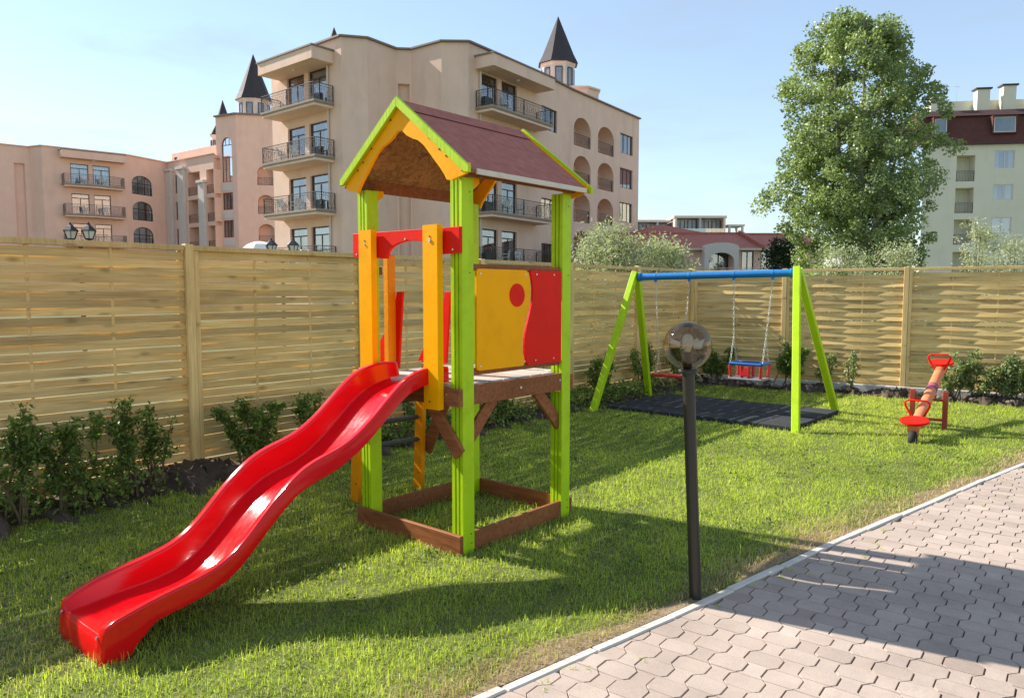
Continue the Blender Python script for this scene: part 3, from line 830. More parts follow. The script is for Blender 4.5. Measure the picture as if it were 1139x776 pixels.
for sx in (-1, 1):
    d = Vector((sx * 0.10, 0, -0.10 * slope)); a = Vector((0, 0, RZ - 0.004))
    rc.add([a + Vector((0, Y0 + 0.01, 0)), a + d + Vector((0, Y0 + 0.01, 0)), a + d + Vector((0, Y1 - 0.01, 0)), a + Vector((0, Y1 - 0.01, 0))], [(0, 1, 2, 3) if sx > 0 else (3, 2, 1, 0)])
rc.build('ridge_cap', SHINGLE, tower)
# gable boards: green barge board over a yellow shaped trim, both ends
half = [(0.0, 2.640), (0.025, 2.51), (0.0625, 2.478), (0.115, 2.452), (0.165, 2.435), (0.215, 2.400), (0.285, 2.325), (0.345, 2.262), (0.385, 2.215), (0.402, 2.185), (0.44, 2.178), (0.555, 2.203), (0.578, 2.225), (0.578, 2.262)]
for (yf, sy) in ((Y0, -1), (Y1, 1)):
    for sx in (-1, 1):
        tr = tmb()
        inner = [(x if x < 0.42 else min(x, EXS[sx] - 0.02 - (0.578 - x)), z) for x, z in half[1:]]
        xo = EXS[sx] - 0.027
        outer = [(xo, RZ - slope * xo - 0.006), (0.0, RZ - 0.006)]
        poly = [(0.0, 2.512)] + [(sx * x, z) for x, z in inner] + [(sx * x, z) for x, z in outer]
        tr.prism(poly, (0, yf, 0), (1, 0, 0), (0, 0, 1), (0, sy, 0), 0.02)
        for (x, z) in ((0.075, 2.585), (0.26, 2.437), (0.345, 2.362), (0.40, 2.318), (0.53, 2.222)):
            tr.disc((sx * x, yf + sy * 0.02, z), (0, sy, 0), 0.006, 0.003, 8, 1)
        tr.build('gable_trim', [YELLOW, DARKSTEEL], tower)
        gb = tmb()
        o = 0.012; dep = 0.060
        xe = EXS[sx]
        poly = [(0.0, RZ + o), (sx * (xe + 0.004), RZ + o - slope * (xe + 0.004)), (sx * (xe + 0.004), RZ + o - slope * (xe + 0.004) - dep * 0.6), (sx * (xe - 0.03), RZ + o - slope * (xe - 0.03) - dep), (0.0, RZ + o - dep)]
        gb.prism(poly, (0, yf + (sy * 0.021), 0), (1, 0, 0), (0, 0, 1), (0, sy, 0), 0.024)
        gb.build('barge_board', LIME, tower, bevel=0.002, seg=1)
# small yellow roof brackets beside the near corner
for sx in (-1, 1):
    bk = tmb(); bk.prism([(0, 0.02), (0.08, 0.08), (0.08, 0.11), (0, 0.11)], (sx * (HX - 0.03), -HY + PW + 0.003, 2.10), (0, 1, 0), (0, 0, 1), (-sx, 0, 0), 0.02)
    bk.build('roof_bracket', YELLOW, tower)

# ladder on the fence side
lad = []
for yl, xb, xt, zt_ in ((-0.235, -0.925, -0.875, 0.98), (0.315, -0.845, -0.80, 0.93)):
    mb = tmb()
    mb.bar((xb, yl, -0.03), (xt, yl, zt_), 0.036, 0.085, (1, 0, 0))
    for z in (0.14, 0.40, 0.575, 0.72): mb.disc((xb + (xt - xb) * z + 0.02, yl - 0.018, z), (0, -1, 0), 0.006, 0.003, 8, 1)
    mb.build('ladder_stringer', [ORANGE, DARKSTEEL], tower)
mb = tmb(); mb.box((-HX - 0.062, -0.269, 0.98), (-HX - 0.012, -0.201, 1.80)); mb.build('hand_post', ORANGE, tower, bevel=0.004, seg=1)
for z in (0.40, 0.575, 0.72):
    mb = tmb(); mb.tube([(-0.90, -0.235, z), (-0.83, 0.315, z)], 0.018, 10); mb.build('rung', RUNG, tower)
for yl, xt in ((-0.235, -0.875), (0.315, -0.80)):
    mb = tmb(); mb.bar((-HX - 0.02, yl + 0.036, 0.95), (xt - 0.03, yl + 0.036, 0.95), 0.03, 0.09); mb.build('ladder_bracket', BROWN, tower, bevel=0.004, seg=1)
for yl in (-0.205, 0.255):
    mb = tmb()
    poly = [(0.02, 1.02), (-0.03, 1.55), (0.03, 1.55), (0.05, 1.46), (0.10, 1.35), (0.24, 1.17), (0.33, 1.02)]
    mb.prism(poly, (-HX + 0.03, yl, 0), (-1, 0, 0), (0, 0, 1), (0, 1, 0), 0.02)
    mb.build('handle_plate', RED, tower, bevel=0.002, seg=1)
# dark stays between ladder and deck
brace((-HX - 0.02, 0.36, 0.88), (-0.80, 0.36, 0.30), 0.026, 0.10, (1, 0, 1))
brace((-HX - 0.02, -0.29, 0.88), (-0.66, -0.29, 0.56), 0.026, 0.10, (1, 0, 1))

# the slide: wavy trough swept down the garden, local y = u - 3.583
prof = [(3.14, 1.100, .110), (3.02, 1.108, .115), (2.93, 1.096, .125), (2.82, 1.060, .13), (2.73, 1.000, .135), (2.63, .915, .14), (2.53, .833, .14), (2.42, .762, .14), (2.32, .722, .14), (2.20, .690, .14), (2.09, .640, .14),
        (1.98, .555, .14), (1.88, .462, .14), (1.79, .370, .135), (1.71, .312, .13), (1.62, .276, .125), (1.50, .250, .115), (1.38, .228, .10), (1.28, .205, .085), (1.21, .182, .065), (1.165, .158, .045)]
# resample smoothly
pu = np.array([q[0] for q in prof])[::-1]; pz = np.array([q[1] for q in prof])[::-1]; pd = np.array([q[2] for q in prof])[::-1]
us = np.linspace(1.165, 3.14, 90)
def smooth_interp(x, xp, fp):
    m_ = np.gradient(fp, xp)
    i = np.clip(np.searchsorted(xp, x) - 1, 0, len(xp) - 2)
    h = xp[i + 1] - xp[i]; t_ = (x - xp[i]) / h
    return (2 * t_**3 - 3 * t_**2 + 1) * fp[i] + (t_**3 - 2 * t_**2 + t_) * h * m_[i] + (-2 * t_**3 + 3 * t_**2) * fp[i + 1] + (t_**3 - t_**2) * h * m_[i + 1]
zs = smooth_interp(us, pu, pz); ds = smooth_interp(us, pu, pd)
ker = np.ones(7) / 7
zs[3:-3] = np.convolve(zs, ker, 'valid')
SXC = (-3.21 - 3.72) / 2 + 3.483; SHW = 0.256
sl = tmb()
ring = []
for k, uu in enumerate(us):
    z = zs[k]; dpt = ds[k]; y = uu - 3.583
    # skirt reaches the ground at the foot
    if uu < 1.25: sk = z
    elif uu < 1.36:
        q = (uu - 1.25) / 0.11; sk = z - (z - 0.095) * q ** 0.55
    else: sk = 0.095
    w_ = SHW - (0.012 * max(0, (1.3 - uu) / 0.13))
    pts = [(-w_ - 0.004, z - sk), (-w_ - 0.001, z - 0.012), (-w_ + 0.003, z - 0.003), (-w_ + 0.009, z), (-w_ + 0.036, z - 0.002), (-w_ + 0.043, z - 0.007), (-w_ + 0.046, z - 0.018)]
    wall_b = -w_ + 0.068
    pts += [(wall_b - 0.003, z - dpt * 0.93), (wall_b + 0.004, z - dpt * 0.985), (wall_b + 0.012, z - dpt), (0.0, z - dpt - 0.005)]
    full = pts + [(-x, zz) for x, zz in pts[-2::-1]]
    ring.append([(SXC + x, y, zz) for x, zz in full])
# apron rolling down at the foot
nr = len(ring[0])
r0 = ring[0]
pre = []
for (dy, fz) in ((-0.036, 0.0), (-0.034, 0.35), (-0.024, 0.72), (-0.010, 0.95)):
    row = []
    for (x, y, zz) in r0:
        row.append((x, y + dy * (1 - 0.35 * (abs(x - SXC) / SHW) ** 3), max(0.0, zz * fz)))
    pre.append(row)
ring = pre + ring
V = [p for r_ in ring for p in r_]; F = []
for i in range(len(ring) - 1):
    for k in range(nr - 1):
        F.append((i * nr + k, i * nr + k + 1, (i + 1) * nr + k + 1, (i + 1) * nr + k))
sl.add(V, F, 0, True)
slide = sl.build('slide', SLIDE, tower)
sm_ = slide.modifiers.new('shell', 'SOLIDIFY'); sm_.thickness = 0.007; sm_.offset = -1
wn_ = slide.modifiers.new('normals', 'WEIGHTED_NORMAL'); wn_.mode = 'FACE_AREA'; wn_.weight = 70
# rubber-topped foot joint and screws
for x in (-0.2, 0.2):
    sc_ = tmb(); sc_.disc((SXC + x, 1.165 - 3.583 - 0.022, 0.112), (0, -1, 0.6), 0.008, 0.004, 8)
    sc_.build('slide_screw', STEEL, slide)

# ------------------------------------------------------------------ swing
UA, UB = 8.05, 9.80
apR = uv(9.05, -3.25, 1.775); apL = uv(8.78, -5.34, 1.745)
swing = thing('swing_set', 'lime green swing frame with blue top beam standing over a black mat', 'swing set', uv(8.9, -4.2), ROTZ)
bm_ = MB(); bm_.tube([apL.lerp(apR, 0.02), apR.lerp(apL, 0.012)], 0.046, 16); bm_.build('top_beam', BLUE, swing)
def leg(a, b_):
    m_ = MB(); d = (b_ - a).normalized()
    side = (apR - apL).normalized()
    m_.bar(a, b_ + d * 0.05, 0.082, 0.082, side.cross(d))
    m_.build('leg', LIME, swing, bevel=0.006, seg=2)
leg(uv(8.14, -2.90, -0.05), apR + Vector((0, 0, 0.02)) - UX * 0.035)
leg(uv(9.96, -3.03, -0.05), apR + Vector((0, 0, 0.0)) + UX * 0.045)
leg(uv(7.95, -5.47, -0.05), apL + Vector((0, 0, 0.02)) - UX * 0.035)
leg(uv(9.61, -5.59, -0.05), apL + Vector((0, 0, 0.0)) + UX * 0.045)
for ap, sgn in ((apR, 1), (apL, -1)):
    m_ = MB(); q = ap - VX * (0.075 * sgn)
    m_.tube([q - VX * 0.012, q + VX * 0.012], 0.058, 12); m_.build('beam_collar', BLUE, swing)
def beam_at(v):
    t_ = (v + 5.34) / (5.34 - 3.25); p = apL.lerp(apR, t_); return p
def chain_pts(a, b_, n): return [a.lerp(b_, i / n) for i in range(n + 1)]
CHAIN = mat('steel_chain', (0.60, 0.58, 0.53), 0.4, 0.15, 40, metal=0.6)
def chain(name, segs, parent):
    m_ = MB()
    for a, b_ in segs:
        L_ = (b_ - a).length; n = max(2, int(L_ / 0.034)); d = (b_ - a).normalized()
        s = d.cross(UX).normalized(); q = d.cross(s)
        for i in range(n):
            c = a + d * (L_ * (i + 0.5) / n); e = s if i % 2 else q
            h = L_ / n * 0.62
            pts = [c - d * h + e * 0.0, c - d * h * 0.6 + e * 0.0085, c + d * h * 0.6 + e * 0.0085, c + d * h, c + d * h * 0.6 - e * 0.0085, c - d * h * 0.6 - e * 0.0085, c - d * h]
            m_.tube(pts, 0.0028, 5, cap=False)
    return m_.build(name, CHAIN, parent)
def hangers(vs, parent):
    for v in vs:
        m_ = MB(); p = beam_at(v); m_.tube([p - VX * 0.016, p + VX * 0.016], 0.0485, 12); m_.bar(p - Vector((0, 0, 0.04)), p - Vector((0, 0, 0.075)), 0.03, 0.03, UX)
        m_.build('hanger', BLUE, parent)
s1 = thing('hanging_swing', 'flat red swing seat on two chains behind the globe lamp', 'swing', uv(8.83, -4.82), ROTZ)
hangers((-5.053, -4.591), s1)
za = 0.44
segs = []
for v, vb in ((-5.053, -5.0), (-4.591, -4.64)):
    p = beam_at(v) - Vector((0, 0, 0.07)); j = uv(8.83, vb, 0.68)
    segs += [(p, j), (j, uv(8.78, vb, za + 0.01)), (j, uv(8.90, vb, za + 0.01))]
chain('chain', segs, s1)
m_ = MB(Matrix.Translation(uv(8.84, -4.82, za)) @ Matrix.Rotation(ROTZ, 4, 'Z'))
m_.box((-0.24, -0.085, -0.022), (0.24, 0.085, 0.018)); m_.build('seat', PLRED, s1, bevel=0.014, seg=3)
s2 = thing('hanging_swing', 'blue and red bucket swing seat for toddlers hanging on the right', 'swing', uv(8.95, -3.78), ROTZ)
hangers((-4.016, -3.542), s2)
zr = 0.655
segs = []
for v, vb in ((-4.016, -4.0), (-3.542, -3.585)):
    p = beam_at(v) - Vector((0, 0, 0.07)); j = uv(8.95, vb + (0.0), 0.98)
    segs += [(p, j), (j, uv(8.86, vb - 0.0, zr)), (j, uv(9.06, vb - 0.0, zr))]
chain('chain', segs, s2)
BMx = Matrix.Translation(uv(8.96, -3.79, 0)) @ Matrix.Rotation(ROTZ, 4, 'Z')
m_ = MB(BMx); hx, hy = 0.205, 0.13
for a, b_ in (((-hx, -hy), (hx, -hy)), ((hx, -hy), (hx, hy)), ((hx, hy), (-hx, hy)), ((-hx, hy), (-hx, -hy))):
    m_.tube([(a[0], a[1], zr), (b_[0], b_[1], zr)], 0.018, 10)
m_.build('safety_ring', PLBLUE, s2)
for (x, y) in ((-hx, -hy), (hx, -hy), (-hx, hy), (hx, hy), (-0.05, -hy), (0.05, -hy), (0.0, hy)):
    m_ = MB(BMx); m_.tube([(x * 0.98, y, zr - 0.022), (x * 0.93, y * 0.9, 0.485)], 0.020, 8); m_.build('upright', PLRED, s2)
m_ = MB(BMx); m_.bar((-0.06, -hy * 0.97, 0.56), (0.06, -hy * 0.97, 0.56), 0.03, 0.12); m_.build('front_guard', PLRED, s2, bevel=0.008, seg=2)
m_ = MB(BMx); m_.box((-hx - 0.015, -hy - 0.01, 0.452), (hx + 0.015, hy + 0.01, 0.482)); m_.build('seat', mat('grey_plastic', (0.22, 0.22, 0.24), 0.5, 0.1, 9), s2, bevel=0.01, seg=2)
mt = MB(Matrix.Rotation(ROTZ, 4, 'Z'))
for a in range(6):
    for b_ in range(4):
        x0 = -5.42 + a * 0.41; y0 = 8.22 + b_ * 0.40
        mt.box((x0 + 0.003, y0 + 0.003, 0.004), (x0 + 0.407, y0 + 0.397, 0.05 + rng.normal(0, 0.002)))
tag(mt.build('rubber_mat', MATR, bevel=0.006, seg=1), 'black rubber safety mat lying on the grass under the swing', 'mat')

# ------------------------------------------------------------------ seesaw
lo = Vector((4.13, 7.57, 0.125)); piv = Vector((4.76, 8.42, 0.375)); hi = piv + (piv - lo) * 1.0
hi.z = 0.625
saw = thing('seesaw', 'red log seesaw with round seats near the far fence, low end towards the path', 'seesaw', (piv.x, piv.y, 0), math.atan2((hi - lo).y, (hi - lo).x) - math.pi / 2)
axis = (hi - lo).normalized(); side = axis.cross(Vector((0, 0, 1))).normalized(); upv = side.cross(axis)
m_ = MB(); m_.tube([lo, lo.lerp(hi, 0.5), hi], 0.056, 18); m_.build('beam', LOGO, saw, bevel=0)
m_ = MB(); m_.tube([lo.lerp(hi, 0.56), lo.lerp(hi, 0.60)], 0.0585, 18); m_.tube([lo.lerp(hi, 0.615), lo.lerp(hi, 0.63)], 0.0585, 18); m_.build('grip_band', PURPLE, saw)
for e, sgn in ((lo, 1), (hi, -1)):
    c = e + axis * (0.09 * sgn) + upv * 0.056
    m_ = MB(); ring_ = []
    poly = [(0.137 * math.cos(k * math.pi / 14), 0.118 * math.sin(k * math.pi / 14)) for k in range(28)]
    m_.prism(poly, c, side, axis, upv, 0.03); m_.build('seat', RED, saw, bevel=0.008, seg=2)
    h0 = e + axis * (0.27 * sgn) + upv * 0.04
    m_ = MB()
    pts = [h0 - side * 0.05, h0 - side * 0.115 + upv * 0.13, h0 - side * 0.115 + upv * 0.165, h0 - side * 0.085 + upv * 0.19, h0 + side * 0.085 + upv * 0.19, h0 + side * 0.115 + upv * 0.165, h0 + side * 0.115 + upv * 0.13, h0 + side * 0.05]
    m_.tube(pts, 0.011, 8); m_.build('handle', RED, saw)
for sg in (-1, 1):
    m_ = MB(); c = Vector((piv.x, piv.y, 0)) + side * (0.165 * sg)
    m_.bar(c + Vector((0, 0, -0.05)), c + Vector((0, 0, 0.43)), 0.052, 0.052, axis); m_.build('post', mat('rust_red_paint', (0.34, 0.045, 0.02), 0.5, 0.15, 9) if sg < 0 else MATS['rust_red_paint'], saw, bevel=0.004, seg=1)
for z in (0.325, 0.10):
    m_ = MB(); m_.tube([Vector((piv.x, piv.y, z)) - side * 0.14, Vector((piv.x, piv.y, z)) + side * 0.14], 0.016, 8); m_.build('crossbar', MATS['rust_red_paint'], saw)
m_ = MB(); tcen = lo + axis * 0.0 + Vector((0, 0, -0.085))
pts = [tcen + side * 0.0 + (axis * math.cos(a) + Vector((0, 0, 1)) * math.sin(a)) * 0.046 for a in np.linspace(0, 2 * math.pi, 22)]
m_.tube(pts, 0.040, 10, cap=False); m_.build('tyre_buffer', RUBBER, saw)

# ------------------------------------------------------------------ garden globe lamp
lb = Vector((0.93, 3.66, 0)); lt = Vector((0.872, 3.655, 1.15)); ld = (lt - lb).normalized()
lamp = thing('garden_lamp', 'globe lamp on a leaning dark pole at the path edge', 'lamp', lb)
m_ = MB(); m_.tube([lb - ld * 0.1, lb, lt], 0.030, 24); m_.build('pole', POLE, lamp)
m_ = MB(); m_.tube([lt, lt + ld * 0.006, lt + ld * 0.018, lt + ld * 0.02], [0.046, 0.050, 0.050, 0.044], 24); m_.build('collar', POLE, lamp)
gc = lt + ld * 0.135
m_ = MB(); pr = [(0.118 * math.sin(a), -0.118 * math.cos(a)) for a in np.linspace(0.36, math.pi, 30)]
pr[-1] = (0.0005, 0.118)
m_.lathe(pr, gc, 40); m_.build('globe', SMOKE, lamp)
m_ = MB(); m_.lathe([(0.0, -0.118), (0.022, -0.118), (0.024, -0.06), (0.019, -0.055), (0.019, -0.03)], gc, 16); m_.build('socket', POLE, lamp)
m_ = MB(); m_.lathe([(0.014, -0.035), (0.016, -0.02), (0.026, 0.005), (0.029, 0.025), (0.024, 0.045), (0.012, 0.056), (0.0005, 0.058)], gc, 18); m_.build('bulb', BULBM, lamp)
LOUV = mat('louvre_white', (0.85, 0.83, 0.76), 0.3, 0.05, 12)
m_ = MB()
for k in range(5):
    a = k * math.pi * 0.4 + 0.5; r1 = Vector((math.cos(a), math.sin(a), 0)); tn = Vector((-math.sin(a), math.cos(a), 0))
    c0 = gc + r1 * 0.036
    m_.add([c0 - tn * 0.012 + Vector((0, 0, -0.012)), c0 + tn * 0.012 + Vector((0, 0, 0.018)), gc + r1 * 0.082 + tn * 0.020 + Vector((0, 0, 0.036)), gc + r1 * 0.082 - tn * 0.020 + Vector((0, 0, -0.012))], [(0, 1, 2, 3)])
m_.build('reflector', LOUV, lamp)

# ------------------------------------------------------------------ grass
def in_lawn(u, v, P):
    kv = kerb_v(u)
    ok = (v < kv - 0.03) & (v > LEFT_V + 0.42) & (u > -0.5)
    rel = P - np.array([CORNER.x, CORNER.y])
    dist = rel @ np.array([-FNRM.x, -FNRM.y]) * -1
    ok &= dist > 0.38
    ok &= ~((u > 8.2) & (u < 9.84) & (v > -5.43) & (v < -2.94))
    return ok
def noise2(x, y, s, seed):
    r_ = np.random.default_rng(seed); out_ = np.zeros_like(x)
    for k in range(7):
        a = r_.uniform(0, 2 * math.pi); fr = s * (1.0 + 0.75 * k) ; ph = r_.uniform(0, 6.28, 2)
        out_ += np.sin((x * math.cos(a) + y * math.sin(a)) * fr + ph[0] + 1.3 * np.sin((y * math.cos(a) - x * math.sin(a)) * fr * 0.7 + ph[1])) / (1 + 0.4 * k)
    return out_ / 2.6
def blades(P, L_, W_, rg, lean=0.5):
    n = len(P)
    a = rg.uniform(0, 2 * math.pi, n); dirv = np.stack([np.cos(a), np.sin(a), np.zeros(n)], 1)
    b_ = a + math.pi / 2 + rg.normal(0, 0.5, n); ld_ = np.stack([np.cos(b_), np.sin(b_), np.zeros(n)], 1)
    ln = np.abs(rg.normal(0, lean, n))[:, None]
    z = np.array([0, 0, 1.0])
    B0 = P - dirv * W_[:, None] / 2; B1 = P + dirv * W_[:, None] / 2
    mid = P + z * (L_ * 0.58)[:, None] * (1 - 0.25 * np.minimum(ln, 1.2)) + ld_ * (L_[:, None] * 0.28 * ln)
    M0 = mid - dirv * W_[:, None] * 0.38; M1 = mid + dirv * W_[:, None] * 0.38
    T_ = P + z * L_[:, None] * np.maximum(0.25, 1 - 0.45 * ln) + ld_ * (L_[:, None] * 0.85 * ln)
    V = np.stack([B0, B1, M1, M0, T_], 1).reshape(-1, 3)
    i = np.arange(n)[:, None] * 5
    F = np.concatenate([i + np.array([[0, 1, 2]]), i + np.array([[0, 2, 3]]), i + np.array([[3, 2, 4]])], 0)
    return V, F
def grow():
    rg = np.random.default_rng(5)
    # sample evenly in (u, v), thin out by distance
    N = 1900000
    u = rg.uniform(-0.4, 12.2, N); v = rg.uniform(-5.7, 0.4, N)
    X = u * UX.x + v * VX.x; Y = u * UX.y + v * VX.y
    P = np.stack([X, Y], 1)
    dist = np.hypot(X, Y)
    dens_max = N / (12.6 * 6.1)
    want = np.clip(11000 * (3.2 / np.maximum(dist, 2.2)) ** 1.15, 2200, 13000)
    keep = rg.uniform(size=N) < want / dens_max
    keep &= (np.abs(X) < Y * 0.72 + 1.4) & (Y > 1.6)
    keep &= in_lawn(u, v, P)
    u, v, X, Y, dist = [q[keep] for q in (u, v, X, Y, dist)]
    clump = noise2(X, Y, 7.0, 1); big = noise2(X, Y, 1.3, 2)
    edge = kerb_v(u) - v
    dry = np.clip(1.25 - (edge - 0.02) / (0.24 + 0.15 * big), 0, 1) 
    worn = np.exp(-(((u - 0.93) / 0.25) ** 2 + ((v + 3.75) / 0.35) ** 2))      # bare spot at the slide's foot
    inside = (np.abs(v + 3.483) < 0.5) & (np.abs(u - 3.583) < 0.55)
    thin = rg.uniform(size=len(u)) < np.clip(1 - 0.12 * dry - 0.55 * worn - 0.25 * (clump < -0.5), 0.05, 1)
    u, v, X, Y, dist, clump, big, dry, worn = [q[thin] for q in (u, v, X, Y, dist, clump, big, dry, worn)]
    n = len(u)
    L_ = (0.030 + 0.010 * clump + 0.007 * big) * rg.lognormal(0, 0.32, n); L_ = np.clip(L_, 0.016, 0.12) * (1 + 0.15 * dry)
    W_ = np.clip(0.0025 * (0.55 + dist / 5.0), 0.0028, 0.0095) * rg.uniform(0.7, 1.35, n)
    P3 = np.stack([X, Y, np.zeros(n) - 0.002], 1)
    tint = np.clip(0.52 + 0.22 * big + 0.15 * clump + rg.normal(0, 0.17, n), 0, 1)
    isdry = rg.uniform(size=n) < np.clip(0.05 + 0.05 * (big > 0.5) + 1.0 * dry + 0.45 * worn, 0, 0.9)
    for nm, sel, mm, lean in (('lawn_grass', ~isdry, GRASSM, 1.05), ('dry_grass', isdry, DRYM, 0.9)):
        V, F = blades(P3[sel], L_[sel], W_[sel], rg, lean)
        tag(np_mesh(nm, V, 5, F, mm, np.repeat(tint[sel], 5)), kind='stuff')
    print('grass blades', n)
grow()
# clover and broad weeds low in the lawn
def clover():
    rg = np.random.default_rng(23)
    P = []; T = []
    for k in range(420):
        u_ = rg.uniform(0.6, 9.5); v_ = rg.uniform(-5.4, -1.2)
        if v_ > kerb_v(u_) - 0.25 or (8.1 < u_ < 9.9 and -5.5 < v_ < -2.8): continue
        c = uv(u_, v_); n_ = int(rg.integers(8, 34)); sp = rg.uniform(0.03, 0.11)
        P.append(np.stack([c.x + rg.normal(0, sp, n_), c.y + rg.normal(0, sp, n_), rg.uniform(0.012, 0.036, n_)], 1)); T.append(np.clip(rg.normal(0.4, 0.2) + rg.normal(0, 0.1, n_), 0, 1))
    P = np.concatenate(P); T = np.concatenate(T)
    V, F, TT = leaves(P, rg.uniform(0.010, 0.024, len(P)), rg, T, 2.0, 0.95)
    tag(np_mesh('clover', V, 4, F, LEAF_SHRUB, TT), kind='stuff')
clover()
# a few weeds in the paving joints
rgw = np.random.default_rng(19)
pw = []
for k in range(26):
    u_ = rgw.uniform(1.6, 7.5); v_ = float(kerb_v(u_)) + 0.05 + abs(rgw.normal(0, 0.12)); c_ = uv(u_, v_)
    n_w = int(rgw.integers(6, 20)); pw.append(np.stack([c_.x + rgw.normal(0, 0.008, n_w), c_.y + rgw.normal(0, 0.012, n_w), np.zeros(n_w) - 0.004], 1))
pw = np.concatenate(pw)
Vw, Fw = blades(pw, rgw.uniform(0.012, 0.034, len(pw)), np.full(len(pw), 0.003), rgw, 1.0)
tag(np_mesh('joint_weeds', Vw, 5, Fw, GRASSM, np.repeat(rgw.uniform(0.2, 0.9, len(pw)), 5)), kind='stuff')
# dry soil band beside the kerb
ds_ = MB()
un = np.linspace(-1, 12.3, 120)
for i in range(len(un) - 1):
    w0 = 0.10 + 0.07 * math.sin(un[i] * 3.1) + 0.04 * math.sin(un[i] * 8.3); w1 = 0.10 + 0.07 * math.sin(un[i + 1] * 3.1) + 0.04 * math.sin(un[i + 1] * 8.3)
    ds_.quad(uv(un[i], kerb_v(un[i]) - w0, 0.003), uv(un[i], kerb_v(un[i]) - 0.023, 0.006), uv(un[i + 1], kerb_v(un[i + 1]) - 0.023, 0.006), uv(un[i + 1], kerb_v(un[i + 1]) - w1, 0.003))
tag(ds_.build('dry_soil', DRYSOIL), kind='structure')

# ------------------------------------------------------------------ shrubs along the fences
def shrub(base, h, wid, dep, label, seed, name='shrub', material=None, stems=4, nl=1500, ls=0.038, low=0.3, wax=None):
    wax = wax or UX; dax = Vector((wax.y, -wax.x, 0))
    rg = np.random.default_rng(seed)
    root = thing(name, label, 'shrub', base, rg.uniform(0, 6), 'shrubs along the fences')
    st = MB(); cl = []
    for k in range(stems):
        a = Vector((base.x, base.y, 0)) + dax * rg.normal(0, dep * 0.12) + wax * rg.normal(0, wid * 0.16)
        top = Vector((base.x, base.y, h * rg.uniform(0.7, 1.0))) + dax * rg.normal(0, dep * 0.28) + wax * rg.uniform(-0.5, 0.5) * wid
        mid = a.lerp(top, 0.5) + Vector((rg.normal(0, 0.03), rg.normal(0, 0.03), 0))
        st.tube([a - Vector((0, 0, 0.05)), a.lerp(mid, 0.5), mid, mid.lerp(top, 0.5), top], [0.010, 0.009, 0.007, 0.005, 0.002], 6)
        for j in range(9):
            q = low + (1 - low) * rg.uniform(0, 1) ** 0.8
            p = a.lerp(mid, q * 2) if q < 0.5 else mid.lerp(top, (q - 0.5) * 2)
            e = p + Vector((rg.normal(0, 1), rg.normal(0, 1), rg.uniform(0.1, 1.2))).normalized() * rg.uniform(0.05, 0.16) * (h / 0.8)
            st.tube([p, e], [0.004, 0.0015], 5, cap=False)
            cl.append((p, e))
        cl.append((mid.lerp(top, 0.6), top))
    st.build('stems', BARK, root)
    n = nl
    idx = rg.integers(0, len(cl), n); q = rg.uniform(0.1, 1.05, n)[:, None]
    A0 = np.array([tuple(c[0]) for c in cl])[idx]; A1 = np.array([tuple(c[1]) for c in cl])[idx]
    P = A0 + (A1 - A0) * q + rg.normal(0, 0.024, (n, 3)) * (h / 0.8)
    P[:, 2] = np.maximum(P[:, 2], 0.02)
    if material is None: material = LEAF_SHRUB
    V, F, T = leaves(P, ls * rg.uniform(0.6, 1.35, n), rg, np.clip(rg.normal(0.45, 0.25, n), 0, 1), 0.4, 0.5)
    np_mesh('foliage', V, 4, F, material, T, root)
    return root
sh = [  # u, v, height, width, depth, label, leaves, stems
    (1.50, -5.60, 0.80, 0.30, 0.28, 'shrub at the left edge of the picture, cut off by the frame', 1500, 4),
    (1.86, -5.66, 0.72, 0.42, 0.30, 'broad dark shrub on bare stems, left of the first fence post', 2300, 6),
    (2.27, -5.72, 0.74, 0.22, 0.24, 'narrow upright shrub with bare lower stem beside the broad dark shrub', 1250, 3),
    (2.52, -5.78, 0.70, 0.20, 0.22, 'slim thin-leaved shrub just left of the first fence post', 800, 3),
    (3.30, -5.78, 0.62, 0.60, 0.30, 'wide glossy shrub right of the first fence post, above the slide', 3000, 7),
    (3.86, -5.78, 0.70, 0.28, 0.26, 'taller shrub tip at the right end of the wide glossy shrub', 1200, 3),
    (4.42, -5.78, 0.58, 0.40, 0.26, 'shrub behind the top of the slide, partly hidden by it', 1400, 4),
    (5.35, -5.78, 0.55, 0.50, 0.28, 'low shrub seen through the open bay under the tower deck', 1500, 5),
    (6.45, -5.75, 0.56, 0.55, 0.28, 'low shrub just right of the tower, left of the swing legs', 1600, 5),
    (7.45, -5.78, 0.60, 0.60, 0.28, 'shrub behind the left front leg of the swing', 1800, 5),
    (8.70, -5.80, 0.68, 0.60, 0.28, 'dark shrub between the two left legs of the swing', 1900, 5),
    (9.75, -5.80, 0.72, 0.60, 0.28, 'dark shrub behind the red swing seat', 1900, 5),
    (10.85, -5.78, 0.75, 0.55, 0.30, 'dark shrub in the fence corner behind the globe lamp', 1900, 5),
]
for i, (u_, v_, h, wd, dp, lb_, nl, stn) in enumerate(sh):
    shrub(uv(u_, v_), h, wd * 1.1, dp, lb_, 100 + i, nl=int(nl * 1.1), stems=stn + 1)
